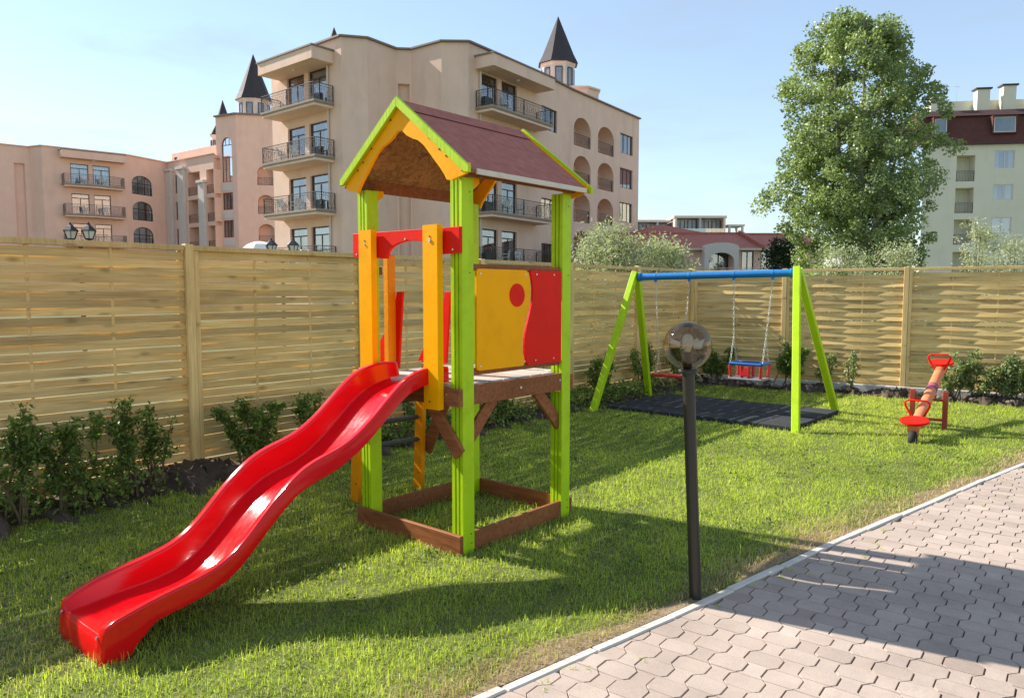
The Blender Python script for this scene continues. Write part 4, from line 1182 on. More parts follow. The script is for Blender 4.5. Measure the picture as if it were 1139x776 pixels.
fs = [(0.55, 0.66, 0.75, 'dark shrub at the far fence between lamp globe and bucket swing', 2300, None),
      (1.78, 0.70, 0.60, 'green shrub right behind the right front leg of the swing', 2300, None),
      (2.30, 0.60, 0.30, 'leggy pale shrub between the right swing legs and the fence', 650, LEAF_LIGHT),
      (2.68, 0.62, 0.22, 'thin young shrub with few leaves left of the seesaw', 380, LEAF_LIGHT),
      (4.02, 0.66, 0.62, 'pale green shrub at the fence just right of the high seesaw seat', 2000, LEAF_LIGHT),
      (4.52, 0.64, 0.60, 'full pale green shrub second from the right edge along the far fence', 2000, LEAF_LIGHT),
      (4.27, 0.50, 0.50, 'lower pale shrub squeezed between the two full shrubs right of the seesaw', 1300, LEAF_LIGHT),
      (4.76, 0.54, 0.50, 'low pale shrub between the two rightmost tall shrubs on the far fence', 1400, LEAF_LIGHT),
      (5.0, 0.66, 0.60, 'pale green shrub at the far right along the fence', 2100, LEAF_LIGHT)]
for i, (t_, h, wd, lb_, nl, mm) in enumerate(fs):
    p = CORNER + FDIR * t_ + FNRM * 0.28
    shrub(Vector((p.x, p.y, 0)), h, wd, 0.28, lb_, 300 + i, nl=nl, material=mm, ls=0.05, wax=FDIR, stems=3 + int(wd * 6))
# ground cover under the shrubs and loose stones
rg = np.random.default_rng(77)
n = 14000
uu = rg.uniform(0.6, 11.6, n); vv = LEFT_V + 0.05 + rg.uniform(0, 1, n) ** 1.3 * 0.5
keepc = noise2(uu, vv, 2.4, 9) > -0.1
uu, vv = uu[keepc], vv[keepc]; n = len(uu)
P = np.stack([uu * UX.x + vv * VX.x, uu * UX.y + vv * VX.y, rg.uniform(0.03, 0.24, n)], 1)
V, F, T = leaves(P, rg.uniform(0.03, 0.06, n), rg, np.clip(rg.normal(0.6, 0.25, n), 0, 1), 0.5, 0.55)
tag(np_mesh('ground_cover', V, 4, F, LEAF_SHRUB, T), kind='stuff')
st_ = MB()
for k in range(70):
    q = rg.uniform(0.2, 6.7); off = rg.uniform(0.1, 0.5)
    c = CORNER + FDIR * q + FNRM * off; r_ = rg.uniform(0.02, 0.07)
    st_.lathe([(0.001, -r_ * 0.6), (r_ * 0.9, -r_ * 0.2), (r_, r_ * 0.15), (r_ * 0.55, r_ * 0.6), (0.001, r_ * 0.7)], (c.x, c.y, 0.05 + r_ * 0.3), 6, smooth=False, phase=rg.uniform(0, 6))
tag(st_.build('loose_stones', STONE), kind='stuff')

# ------------------------------------------------------------------ buildings beyond the fence
def V2(p): return Vector((p[0], p[1], 0))
class Face:
    """a vertical wall plane from A to B (plan); n points out of the wall"""
    def __init__(s, A, B, side):
        s.A = V2(A); s.B = V2(B); d = s.B - s.A; s.L = d.length; s.e = d / s.L
        s.n = Vector((s.e.y, -s.e.x, 0)) * side
    def p(s, a, z, o=0.0):
        q = s.A + s.e * a + s.n * o; return Vector((q.x, q.y, z))
def arc_pts(s0, s1, zs_, zt, n=12):
    c = (s0 + s1) / 2; r = (s1 - s0) / 2
    return [(c - r * math.cos(math.pi * k / n), zs_ + (zt - zs_) * math.sin(math.pi * k / n)) for k in range(n + 1)]
def wall(mb, F, z0, z1, holes, reveal=0.22):
    """holes: dict(s0, s1, z0, z1, arch=rise or 0, deep=None)"""
    ss = sorted({0.0, F.L} | {h[k] for h in holes for k in ('s0', 's1')}); zz = sorted({z0, z1} | {h[k] for h in holes for k in ('z0', 'z1')})
    for a, b_ in zip(ss[:-1], ss[1:]):
        for c, d in zip(zz[:-1], zz[1:]):
            ms, mz = (a + b_) / 2, (c + d) / 2
            if any(h['s0'] < ms < h['s1'] and h['z0'] < mz < h['z1'] for h in holes): continue
            mb.quad(F.p(a, c), F.p(b_, c), F.p(b_, d), F.p(a, d))
    for h in holes:
        dp = -(h.get('deep') or reveal)
        s0, s1, c, d = h['s0'], h['s1'], h['z0'], h['z1']; ar = h.get('arch', 0)
        sp = d - ar
        mb.quad(F.p(s0, c), F.p(s1, c), F.p(s1, c, dp), F.p(s0, c, dp))
        mb.quad(F.p(s0, c), F.p(s0, sp), F.p(s0, sp, dp), F.p(s0, c, dp))
        mb.quad(F.p(s1, c), F.p(s1, sp), F.p(s1, sp, dp), F.p(s1, c, dp))
        if ar:
            ap = arc_pts(s0, s1, sp, d)
            for (x0, y0), (x1, y1) in zip(ap[:-1], ap[1:]):
                mb.quad(F.p(x0, y0), F.p(x1, y1), F.p(x1, y1, dp), F.p(x0, y0, dp))
                mb.quad(F.p(x0, y0), F.p(x1, y1), F.p(x1, d), F.p(x0, d))
        else:
            mb.quad(F.p(s0, d), F.p(s1, d), F.p(s1, d, dp), F.p(s0, d, dp))
        if h.get('deep'):
            mb.quad(F.p(s0, c, dp), F.p(s1, c, dp), F.p(s1, d, dp), F.p(s0, d, dp))
wr = np.random.default_rng(31)
def window(root, F, s0, s1, z0, z1, inset=0.16, cols=2, transom=0.0, arch=0.0, curtains=True, fw=0.07, name='window', fmat=None):
    """frame with a dark room behind (the part), a pane and curtains (sub-parts)"""
    fmat = fmat or FRAME
    m_ = MB()
    def vb(s, a, b_, wd=fw): m_.bar(F.p(s, a, -inset), F.p(s, b_, -inset), 0.06, wd, F.e)
    def hb(z, a, b_): m_.bar(F.p(a, z, -inset), F.p(b_, z, -inset), 0.06, fw, (0, 0, 1))
    sp = z1 - arch
    vb(s0 + fw / 2, z0, sp); vb(s1 - fw / 2, z0, sp); hb(z0 + fw / 2, s0 + fw, s1 - fw)
    if arch:
        ap = arc_pts(s0 + fw / 2, s1 - fw / 2, sp, z1 - fw / 2)
        for q0, q1 in zip(ap[:-1], ap[1:]): m_.bar(F.p(q0[0], q0[1], -inset), F.p(q1[0], q1[1], -inset), fw, 0.06, F.n)
        hb(sp, s0 + fw, s1 - fw)
    else: hb(z1 - fw / 2, s0 + fw, s1 - fw)
    ht = sp - transom if transom else sp
    if transom: hb(ht, s0 + fw, s1 - fw)
    for k in range(1, cols):
        s = s0 + (s1 - s0) * k / cols
        vb(s, z0 + fw, (ht - fw / 2) if (transom or arch) else z1 - fw, fw * 0.9)
        if arch: vb(s, sp + fw / 2, z1 - fw * 1.4 if cols == 2 else sp + arch * 0.8, fw * 0.7)
    bk = -inset - 0.9
    i0 = len(m_.f)
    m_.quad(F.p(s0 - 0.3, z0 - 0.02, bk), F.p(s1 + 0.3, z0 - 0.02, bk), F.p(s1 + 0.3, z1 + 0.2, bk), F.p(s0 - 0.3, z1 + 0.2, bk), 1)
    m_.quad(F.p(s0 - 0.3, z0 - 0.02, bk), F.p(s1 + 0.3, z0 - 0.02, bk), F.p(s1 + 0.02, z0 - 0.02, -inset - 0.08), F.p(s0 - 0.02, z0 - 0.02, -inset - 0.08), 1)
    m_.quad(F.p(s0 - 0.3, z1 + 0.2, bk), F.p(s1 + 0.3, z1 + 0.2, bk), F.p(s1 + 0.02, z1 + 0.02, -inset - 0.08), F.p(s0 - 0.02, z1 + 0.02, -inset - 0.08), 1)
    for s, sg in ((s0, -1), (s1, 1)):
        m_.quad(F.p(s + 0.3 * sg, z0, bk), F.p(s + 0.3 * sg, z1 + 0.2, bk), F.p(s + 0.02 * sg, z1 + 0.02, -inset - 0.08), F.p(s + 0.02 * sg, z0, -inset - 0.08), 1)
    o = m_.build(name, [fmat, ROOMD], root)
    g = MB()
    if arch:
        ap = arc_pts(s0 + fw, s1 - fw, sp, z1 - fw)
        g.add([F.p(s0 + fw, z0 + fw, -inset + 0.005)] + [F.p(x, y, -inset + 0.005) for x, y in ap] + [F.p(s1 - fw, z0 + fw, -inset + 0.005)], [tuple(range(len(ap) + 2))])
    else:
        g.quad(F.p(s0 + fw, z0 + fw, -inset + 0.005), F.p(s1 - fw, z0 + fw, -inset + 0.005), F.p(s1 - fw, z1 - fw, -inset + 0.005), F.p(s0 + fw, z1 - fw, -inset + 0.005))
    g.build('pane', GLASS, o)
    if curtains:
        cb = MB(); W_ = s1 - s0
        ops = [(0.02, wr.uniform(0.16, 0.4)), (1 - wr.uniform(0.16, 0.4), 0.98)]
        if wr.uniform() < 0.25: ops = [(0.02, 0.98)]
        for a, b_ in ops:
            n = 16; pr_ = []
            for k in range(n + 1):
                q = a + (b_ - a) * k / n
                pr_.append((s0 + W_ * q, -inset - 0.14 + 0.03 * math.sin(k * 2.1)))
            for (x0, o0), (x1, o1) in zip(pr_[:-1], pr_[1:]):
                cb.quad(F.p(x0, z0 + 0.03, o0), F.p(x1, z0 + 0.03, o1), F.p(x1, z1 - 0.05, o1), F.p(x0, z1 - 0.05, o0))
        cb.build('curtain', CURTAIN, o)
    return o
def railing_bars(m_, pts, h=0.95, sp=0.13, scroll=True):
    """wrought iron railing along a polyline of floor points"""
    up = Vector((0, 0, 1))
    for a, b_ in zip(pts[:-1], pts[1:]):
        d = b_ - a; L_ = d.length; e = d / L_
        m_.bar(a + up * h, b_ + up * h, 0.045, 0.035); m_.bar(a + up * 0.10, b_ + up * 0.10, 0.025, 0.022); m_.bar(a + up * (h - 0.16), b_ + up * (h - 0.16), 0.022, 0.018)
        n = max(1, int(L_ / sp))
        for k in range(n + 1):
            q = a + e * (L_ * k / n); t_ = 0.05 if k in (0, n) else 0.012
            m_.bar(q + up * 0.02, q + up * h, t_, t_, e)
        if scroll:
            ns = max(1, int(L_ / 0.42))
            for k in range(ns):
                c = a + e * (L_ * (k + 0.5) / ns) + up * 0.47
                r_ = 0.15
                pts_ = [c + e * (r_ * math.cos(t_)) + up * (r_ * 1.4 * math.sin(t_)) for t_ in np.linspace(0, 2 * math.pi, 11)]
                for q0, q1 in zip(pts_[:-1], pts_[1:]): m_.bar(q0, q1, 0.012, 0.012, e.cross(up))
def balcony(root, F, s0, s1, zf, dep, bow=0.0):
    m_ = MB()
    def slab(a, b_, o, z0, z1, mi):
        pl = [F.p(a, z0, 0.003), F.p(a, z0, o - 0.01), F.p((a + b_) / 2, z0, o + bow), F.p(b_, z0, o - 0.01), F.p(b_, z0, 0.003)]
        n = len(pl); up = Vector((0, 0, z1 - z0))
        m_.add(pl + [q + up for q in pl], [tuple(range(n))[::-1], tuple(range(n, 2 * n))] + [(i, (i + 1) % n, n + (i + 1) % n, n + i) for i in range(n)], mi)
    slab(s0 + 0.08, s1 - 0.08, dep - 0.08, zf - 0.30, zf - 0.10, 1)
    slab(s0, s1, dep, zf - 0.10, zf + 0.02, 0)
    slab(s0 + 0.04, s1 - 0.04, dep - 0.04, zf - 0.16, zf - 0.101, 0)
    o = m_.build('balcony', [SLABM, root_mat[root.name]], root)
    r_ = MB(); i_ = 0.07
    railing_bars(r_, [F.p(s0 + i_, zf + 0.02, 0.05), F.p(s0 + i_, zf + 0.02, dep - i_), F.p((s0 + s1) / 2, zf + 0.02, dep - i_ + bow), F.p(s1 - i_, zf + 0.02, dep - i_), F.p(s1 - i_, zf + 0.02, 0.05)])
    r_.build('railing', IRON, o)
    return o
def canopy(root, F, s0, s1, z0, z1, dep, mm):
    m_ = MB(); 
    lo_ = [F.p(s0, z0, 0.003), F.p(s0, z0, dep), F.p(s1, z0, dep), F.p(s1, z0, 0.003)]
    m_.add(lo_ + [q + Vector((0, 0, z1 - z0)) for q in lo_], [(3, 2, 1, 0), (4, 5, 6, 7), (0, 1, 5, 4), (1, 2, 6, 5), (2, 3, 7, 6)])
    lo_ = [F.p(s0 - 0.08, z1 + 0.002, 0.003), F.p(s0 - 0.08, z1 + 0.002, dep + 0.08), F.p(s1 + 0.08, z1 + 0.002, dep + 0.08), F.p(s1 + 0.08, z1 + 0.002, 0.003)]
    m_.add(lo_ + [q + Vector((0, 0, 0.09)) for q in lo_], [(3, 2, 1, 0), (4, 5, 6, 7), (0, 1, 5, 4), (1, 2, 6, 5), (2, 3, 7, 6)], 1)
    c = F.p((s0 + s1) / 2, z0 - 0.03, dep * 0.55)
    m_.lathe([(0.001, -0.05), (0.10, -0.04), (0.12, 0.0), (0.12, 0.028)], c, 12, 2)
    return m_.build('canopy', [mm, CAP, WHITEP], root)
def cap_line(root, pts, z, wd=0.32, h=0.10, mm=None):
    m_ = MB()
    for a, b_ in zip(pts[:-1], pts[1:]):
        a = V2(a); b_ = V2(b_); d = (b_ - a).normalized()
        m_.bar(a - d * 0.05 + Vector((0, 0, z)), b_ + d * 0.05 + Vector((0, 0, z + 0.004)), wd, h)
    return m_.build('parapet_cap', mm or CAP, root)
def turret(root, c, r, z0, z1, rc, zap, n=8, wins=True, mm=None):
    """drum with windows and a conical slate roof"""
    m_ = MB(); c = Vector((c[0], c[1], 0))
    m_.lathe([(r, z0), (r, z1), (r * 1.08, z1 + 0.06), (r * 1.08, z1 + 0.16), (rc * 0.97, z1 + 0.2)], c, n, 0, False, math.pi / n)
    o = m_.build('turret', mm or WHITER, root)
    k_ = MB(); k_.lathe([(rc * 0.9, z1 + 0.17), (rc, z1 + 0.21), (rc * 0.80, z1 + 0.21 + (zap - z1) * 0.16), (0.03, zap), (0.0005, zap + 0.05)], c, n, 0, False, math.pi / n)
    k_.build('turret_roof', SLATE, o)
    if wins:
        wv = MB()
        for k in range(n):
            a = 2 * math.pi * k / n; dv = Vector((math.cos(a), math.sin(a), 0)); tv = Vector((-dv.y, dv.x, 0))
            ra = r * math.cos(math.pi / n) + 0.02; ww = r * math.sin(math.pi / n) * 0.5
            zb_, zt_ = z0 + (z1 - z0) * 0.12, z1 - (z1 - z0) * 0.12
            q = [c + dv * ra + tv * (s * ww) + Vector((0, 0, z)) for s, z in ((-1, zb_), (1, zb_), (1, zt_), (-1, zt_))]
            wv.quad(*q, 1)
            for a0, a1 in zip(q, q[1:] + q[:1]): wv.bar(a0 + dv * 0.02, a1 + dv * 0.02, 0.06, 0.06, dv)
        wv.build('turret_window', [FRAME, WGLASS], o)
    return o
WGLASS = mat('dull_glass', (0.20, 0.24, 0.29), 0.12, 0.2, 2, spec=0.8)
root_mat = {}

# ---- main hotel block
hotel = thing('apartment_hotel', 'large tan apartment hotel with stacked balconies right behind the play tower', 'building', uv(32, -36))
root_mat[hotel.name] = TANR
PT = [(-9.73, 43.49), (-8.32, 43.86), (-6.97, 45.76), (-6.07, 45.86), (-4.10, 44.41), (-2.54, 44.47), (1.76, 50.53), (4.30, 54.72), (10.70, 63.84)]
La = uv(26.55, -42.9); Lb = uv(26.62, -35.85)
FLO = [12.4, 9.34, 6.28, 3.22]
ZP = 16.0
W = MB()
FL_ = Face((La.x, La.y), PT[0], 1)
hl = []
for f_ in FLO:
    for a, b_ in ((1.71, 3.51), (3.95, 5.72)): hl.append(dict(s0=a, s1=b_, z0=f_ + 0.05, z1=f_ + 2.22))
wall(W, FL_, 0, ZP, hl)
for i in (0, 1, 3, 4): wall(W, Face(PT[i], PT[i + 1], 1), 0, ZP, [])
FN_ = Face(PT[2], PT[3], 1)                     # the shallow slot
wall(W, FN_, 0, ZP, [dict(s0=0.12, s1=FN_.L - 0.10, z0=0.5, z1=14.0, deep=0.35)])
FR_ = Face(PT[5], PT[6], 1)
hr = [dict(s0=a, s1=b_, z0=f_ + 0.05, z1=f_ + 2.15) for f_ in FLO for a, b_ in ((1.27, 2.85), (3.28, 4.93))]
wall(W, FR_, 0, ZP, hr)
FW_ = Face(PT[6], PT[7], 1)
hw = [dict(s0=0.45, s1=2.65, z0=f_ + 0.1, z1=f_ + 1.62) for f_ in FLO]
wall(W, FW_, 0, ZP, hw)
FA_ = Face(PT[7], PT[8], 1)
TOPS = [14.3, 11.55, 8.8, 6.05]
ha = []
for t_ in TOPS:
    for a, b_ in ((0.30, 2.85), (3.95, 6.62)): ha.append(dict(s0=a, s1=b_, z0=t_ - 2.12, z1=t_, arch=1.0, deep=1.25))
    ha.append(dict(s0=7.7, s1=10.0, z0=t_ - 1.55, z1=t_ + 0.02))
wall(W, FA_, 0, ZP, ha)
bk1, bk2 = uv(55.6, -43.0), uv(40.0, -43.0)
wall(W, Face(PT[8], (bk1.x, bk1.y), 1), 0, ZP, [])
wall(W, Face((bk1.x, bk1.y), (bk2.x, bk2.y), 1), 0, ZP, [])
wall(W, Face((bk2.x, bk2.y), (La.x, La.y), 1), 0, ZP, [])
rf = [(La.x, La.y)] + PT + [(bk1.x, bk1.y), (bk2.x, bk2.y)]
W.add([(x, y, ZP - 0.5) for x, y in rf], [tuple(range(len(rf)))])
W.build('wall', TANR, hotel)
cap_line(hotel, [(La.x, La.y)] + PT, ZP + 0.02, 0.36, 0.10)
for f_ in FLO:
    for (a, b_) in ((1.71, 3.51), (3.95, 5.72)): window(hotel, FL_, a, b_, f_ + 0.05, f_ + 2.22, 0.16, 2, 0.48, name='balcony_door')
    for (a, b_) in ((1.27, 2.85), (3.28, 4.93)): window(hotel, FR_, a, b_, f_ + 0.05, f_ + 2.15, 0.16, 2, 0.46, name='balcony_door')
    window(hotel, FW_, 0.45, 2.65, f_ + 0.1, f_ + 1.62, 0.14, 3)
    balcony(hotel, FL_, 0.95, 6.45, f_, 1.42)
    balcony(hotel, FR_, 0.62, 7.25, f_, 1.30)
for t_ in TOPS:
    window(hotel, FA_, 7.7, 10.0, t_ - 1.55, t_ + 0.02, 0.14, 3)
    for a, b_ in ((0.30, 2.85), (3.95, 6.62)):
        r_ = MB(); railing_bars(r_, [FA_.p(a + 0.03, t_ - 2.12, -0.12), FA_.p(b_ - 0.03, t_ - 2.12, -0.12)], 0.9, 0.14)
        r_.build('railing', IRON, hotel)
        G_ = Face((FA_.p(a, 0, -1.24).x, FA_.p(a, 0, -1.24).y), (FA_.p(b_, 0, -1.24).x, FA_.p(b_, 0, -1.24).y), 1)
        window(hotel, G_, 0.5, 1.6, t_ - 2.1, t_ - 0.35, 0.02, 2, name='loggia_door')
canopy(hotel, FL_, 0.95, 6.45, 14.62, 15.30, 1.50, TANR)
canopy(hotel, FR_, 0.62, 7.25, 14.62, 15.30, 1.40, TANR)
for F_, s_ in ((FL_, 5.95), (FR_, 1.02)):
    m_ = MB(); m_.tube([F_.p(s_, 0.2, 0.08), F_.p(s_, 14.6, 0.08)], 0.06, 8); m_.build('downpipe', WHITER, hotel)
for F_, s_ in ((FL_, 4.9), (FR_, 1.0)):
    for f_ in FLO:
        m_ = MB(); a = F_.p(s_ + 0.35, f_ + 0.05, 0.34)
        m_.bar(a, a + Vector((0, 0, 0.62)), 0.78, 0.28, F_.n); m_.build('air_conditioner', BLACKM, hotel)
m_ = MB(); m_.lathe([(1.75, 15.4), (1.75, 17.0), (1.9, 17.03), (1.9, 17.16), (0.3, 17.3)], (5.1, 59.7, 0), 8, 0, False, math.pi / 8); m_.build('turret_base', TANR, hotel)
turret(hotel, (3.55, 59.0), 1.30, 17.0, 18.75, 1.62, 22.6)
turret(hotel, (-11.62, 50.0), 0.42, 15.4, 17.2, 0.55, 18.7, wins=False)

# ---- left wing, colonnade and corner tower
wing = thing('hotel_wing', 'long peach hotel wing at far left with arched windows and pointed corner tower', 'building', uv(34, -84))
root_mat[wing.name] = PINKR
Q = [uv(14, -88.3), uv(25.9, -86.3), uv(26.5, -84.5), uv(34.0, -83.3), uv(39.1, -84.9), uv(39.8, -75.72)]
q2 = [(p.x, p.y) for p in Q]
W = MB()
FQ0 = Face(q2[0], q2[1], 1); FQ1 = Face(q2[1], q2[2], 1); FQ2 = Face(q2[2], q2[3], 1); FQ3 = Face(q2[3], q2[4], 1); FQ4 = Face(q2[4], q2[5], 1)
wall(W, FQ0, 0, ZP, [dict(s0=FQ0.L - 1.3, s1=FQ0.L - 0.4, z0=0.5, z1=14.3, deep=0.3)])
wall(W, FQ1, 0, ZP, [])
FLW = [12.4, 9.4, 6.4]
wall(W, FQ2, 0, ZP, [dict(s0=a, s1=b_, z0=f_ + 0.05, z1=f_ + 2.15) for f_ in FLW for a, b_ in ((2.43, 4.05), (4.46, 6.04))])
AT = [14.05, 11.3, 8.55]
wall(W, FQ3, 0, ZP, [dict(s0=0.65, s1=3.25, z0=t_ - 2.05, z1=t_, arch=0.85) for t_ in AT])
MT = [14.45, 11.5, 8.55]
hm = []
for t_ in MT:
    hm.append(dict(s0=1.62, s1=2.34, z0=t_ - 2.0, z1=t_)); hm.append(dict(s0=4.15, s1=6.55, z0=t_ - 2.5, z1=t_, deep=1.3)); hm.append(dict(s0=7.8, s1=9.15, z0=t_ - 2.5, z1=t_, deep=1.3))
wall(W, FQ4, 0, ZP, hm)
# tower body
TB = [(-31.5, 80.6), (-28.84, 79.2), (-23.5, 80.4), (-23.5, 90.0), (-31.5, 90.0)]
wall(W, Face(q2[5], (-31.3, 81.4), 1), 0, ZP, [])
FB0 = Face(TB[0], TB[1], 1); FB1 = Face(TB[1], TB[2], 1)
ZT = 20.0
hb0 = [dict(s0=0.75, s1=2.3, z0=13.1, z1=17.75, arch=0.78), dict(s0=0.75, s1=2.3, z0=10.2, z1=12.0), dict(s0=0.75, s1=2.3, z0=7.3, z1=9.1)]
wall(W, FB0, 0, ZT, hb0)
hb1 = [dict(s0=2.0, s1=3.6, z0=t_ - 2.0, z1=t_, arch=0.7, deep=1.0) for t_ in (14.75, 11.75, 8.7)]
wall(W, FB1, 0, ZT, hb1)
for i in (2, 3, 4): wall(W, Face(TB[i], TB[(i + 1) % 5], 1), 0, ZT, [])
W.add([(x, y, ZT - 0.3) for x, y in TB], [(0, 1, 2, 3, 4)])
b1, b2 = uv(50, -88), uv(14, -98)
rf = q2 + [(-24, 92), (b2.x, b2.y)]
W.add([(x, y, ZP - 0.4) for x, y in rf], [tuple(range(len(rf)))])
W.build('wall', PINKR, wing)
cap_line(wing, q2, ZP + 0.02, 0.34, 0.09, PINKR)
cap_line(wing, TB[:3], ZT + 0.03, 0.5, 0.16)
for f_ in FLW:
    for a, b_ in ((2.43, 4.05), (4.46, 6.04)): window(wing, FQ2, a, b_, f_ + 0.05, f_ + 2.15, 0.16, 2, 0.45, name='balcony_door')
    balcony(wing, FQ2, 1.6, 7.2, f_, 1.15, 0.35)
canopy(wing, FQ2, 1.5, 7.3, 14.95, 15.7, 1.2, PINKR)
for t_ in AT:
    window(wing, FQ3, 0.65, 3.25, t_ - 2.05, t_, 0.16, 3, 0.0, 0.85)
    r_ = MB(); railing_bars(r_, [FQ3.p(0.7, t_ - 2.05, -0.05), FQ3.p(3.2, t_ - 2.05, -0.05)], 0.85, 0.16); r_.build('railing', IRON, wing)
for t_ in MT:
    window(wing, FQ4, 1.62, 2.34, t_ - 2.0, t_, 0.14, 1)
    for a, b_ in ((4.15, 6.55), (7.8, 9.15)):
        r_ = MB(); railing_bars(r_, [FQ4.p(a + 0.03, t_ - 2.5, -0.08), FQ4.p(b_ - 0.03, t_ - 2.5, -0.08)], 0.9, 0.16); r_.build('railing', IRON, wing)
        g0, g1 = FQ4.p(a, 0, -1.29), FQ4.p(b_, 0, -1.29); G_ = Face((g0.x, g0.y), (g1.x, g1.y), 1)
        window(wing, G_, 0.2, min(1.5, G_.L - 0.2), t_ - 2.45, t_ - 0.3, 0.02, 2, name='loggia_door')
for (a, b_, zt_) in ((0.1, 1.3, 14.9), (2.55, 3.8, 14.9), (6.62, 7.74, 13.1)):
    m_ = MB(); m_.bar(FQ4.p((a + b_) / 2, 0, 0.17), FQ4.p((a + b_) / 2, zt_, 0.17), b_ - a, 0.33, FQ4.n)
    m_.bar(FQ4.p((a + b_) / 2, zt_ + 0.005, 0.2), FQ4.p((a + b_) / 2, zt_ + 0.3, 0.2), b_ - a + 0.3, 0.55, FQ4.n)
    m_.build('pilaster', WHITER, wing, bevel=0.02, seg=1)
m_ = MB(); a = FQ4.p(-1.6, 0, -1.5); b_ = FQ4.p(8.4, 0, -1.5)
GF = Face((a.x, a.y), (b_.x, b_.y), 1); wall(m_, GF, 15.5, 17.35, [dict(s0=0.5, s1=1.2, z0=15.9, z1=16.9)])
m_.quad(GF.p(0, 17.35), GF.p(GF.L, 17.35), GF.p(GF.L, 17.35, -6), GF.p(0, 17.35, -6)); m_.quad(GF.p(0, 15.5), GF.p(0, 17.35), GF.p(0, 17.35, -6), GF.p(0, 15.5, -6))
ph_ = m_.build('penthouse', PINKR, wing)
window(wing, GF, 0.5, 1.2, 15.9, 16.9, 0.14, 1, curtains=False)
window(wing, FB0, 0.75, 2.3, 13.1, 17.75, 0.16, 3, 1.3, 0.78, curtains=False)
window(wing, FB0, 0.75, 2.3, 10.2, 12.0, 0.14, 3); window(wing, FB0, 0.75, 2.3, 7.3, 9.1, 0.14, 3)
for z0, z1 in ((12.15, 12.95), (9.3, 10.05), (6.4, 7.1)):
    m_ = MB(); m_.bar(FB0.p(1.52, z0, 0.03), FB0.p(1.52, z1, 0.03), 1.7, 0.06, FB0.n); m_.build('spandrel_panel', WHITER, wing, bevel=0.01, seg=1)
for t_ in (14.75, 11.75, 8.7):
    r_ = MB(); railing_bars(r_, [FB1.p(2.05, t_ - 2.0, -0.08), FB1.p(3.55, t_ - 2.0, -0.08)], 0.8, 0.16); r_.build('railing', IRON, wing)
turret(wing, (-27.8, 82.0), 1.62, 19.9, 21.75, 1.98, 26.9)
turret(wing, (-33.5, 88.0), 0.55, 19.5, 21.5, 0.66, 23.6, wins=False)
turret(wing, (-34.75, 89.0), 0.62, 15.8, 19.6, 0.75, 21.0)

# ---- pale green block with red mansard roof at the right
gb = thing('apartment_block', 'pale green apartment block with dark red mansard roof behind the tall tree', 'building', (44, 69, 0))
root_mat[gb.name] = GREENR
GA, GB = (37.9, 69.6), (52.0, 67.6)
FG = Face(GA, GB, 1)
ZW = 14.85
W = MB(); hg = []
GW = [(12.7, 14.3), (9.88, 11.28), (6.86, 8.32), (3.9, 5.4)]
GL = [(11.6, 13.95), (8.72, 11.02), (5.85, 8.16), (2.9, 5.2)]
for z0, z1 in GW:
    for a in (6.05, 9.6): hg.append(dict(s0=a, s1=a + 1.68, z0=z0, z1=z1))
for z0, z1 in GL: hg.append(dict(s0=2.85, s1=4.42, z0=z0, z1=z1, deep=1.2))
wall(W, FG, 0, ZW, hg, 0.15)
gc_, gd_ = (57.0, 81.5), (46.2, 83.5)
for p_, q_ in ((GB, gc_), (gc_, gd_), (gd_, GA)): wall(W, Face(p_, q_, 1), 0, ZW, [])
W.build('wall', GREENR, gb)
WFR = mat('white_window_frame', (0.62, 0.61, 0.56), 0.5, 0.06, 8)
for z0, z1 in GW:
    for a in (6.05, 9.6): window(gb, FG, a, a + 1.68, z0, z1, 0.08, 2, fmat=WFR)
for z0, z1 in GL:
    r_ = MB(); railing_bars(r_, [FG.p(2.9, z0, -0.06), FG.p(4.38, z0, -0.06)], 0.95, 0.13, False); r_.build('railing', IRON, gb)
    g0, g1 = FG.p(2.85, 0, -1.19), FG.p(4.42, 0, -1.19); G_ = Face((g0.x, g0.y), (g1.x, g1.y), 1)
    window(gb, G_, 0.2, 1.35, z0 + 0.05, z1 - 0.3, 0.02, 2, fmat=WFR, name='loggia_door')
m_ = MB()
def man(a, b_, z0, z1, o0, o1, mi=0): m_.quad(FG.p(a, z0, o0), FG.p(b_, z0, o0), FG.p(b_, z1, o1), FG.p(a, z1, o1), mi)
man(-0.2, FG.L + 0.2, ZW + 0.16, 17.55, 0.25, -0.75)
man(-0.2, FG.L + 0.2, 17.55, 17.6, -0.75, -0.45, 1); man(-0.2, FG.L + 0.2, 17.6, 18.25, -0.45, -1.3, 1)
m_.quad(FG.p(-0.2, 18.25, -1.3), FG.p(FG.L + 0.2, 18.25, -1.3), FG.p(FG.L + 0.2, 18.4, -13), FG.p(-0.2, 18.4, -13), 1)
m_.add([FG.p(-0.2, ZW + 0.16, 0.25), FG.p(-0.2, 17.55, -0.75), FG.p(-0.2, 18.25, -1.3), FG.p(-0.2, 18.3, -13), FG.p(-0.2, ZW + 0.16, -13.8)], [(0, 1, 2, 3, 4)], 0)
m_.bar(FG.p(-0.25, ZW + 0.08, 0.16), FG.p(FG.L + 0.25, ZW + 0.08, 0.16), 0.36, 0.15, mi=1)
m_.build('mansard_roof', [REDROOF, mat('dark_roof_edge', (0.07, 0.03, 0.028), 0.7, 0.15, 3)], gb)
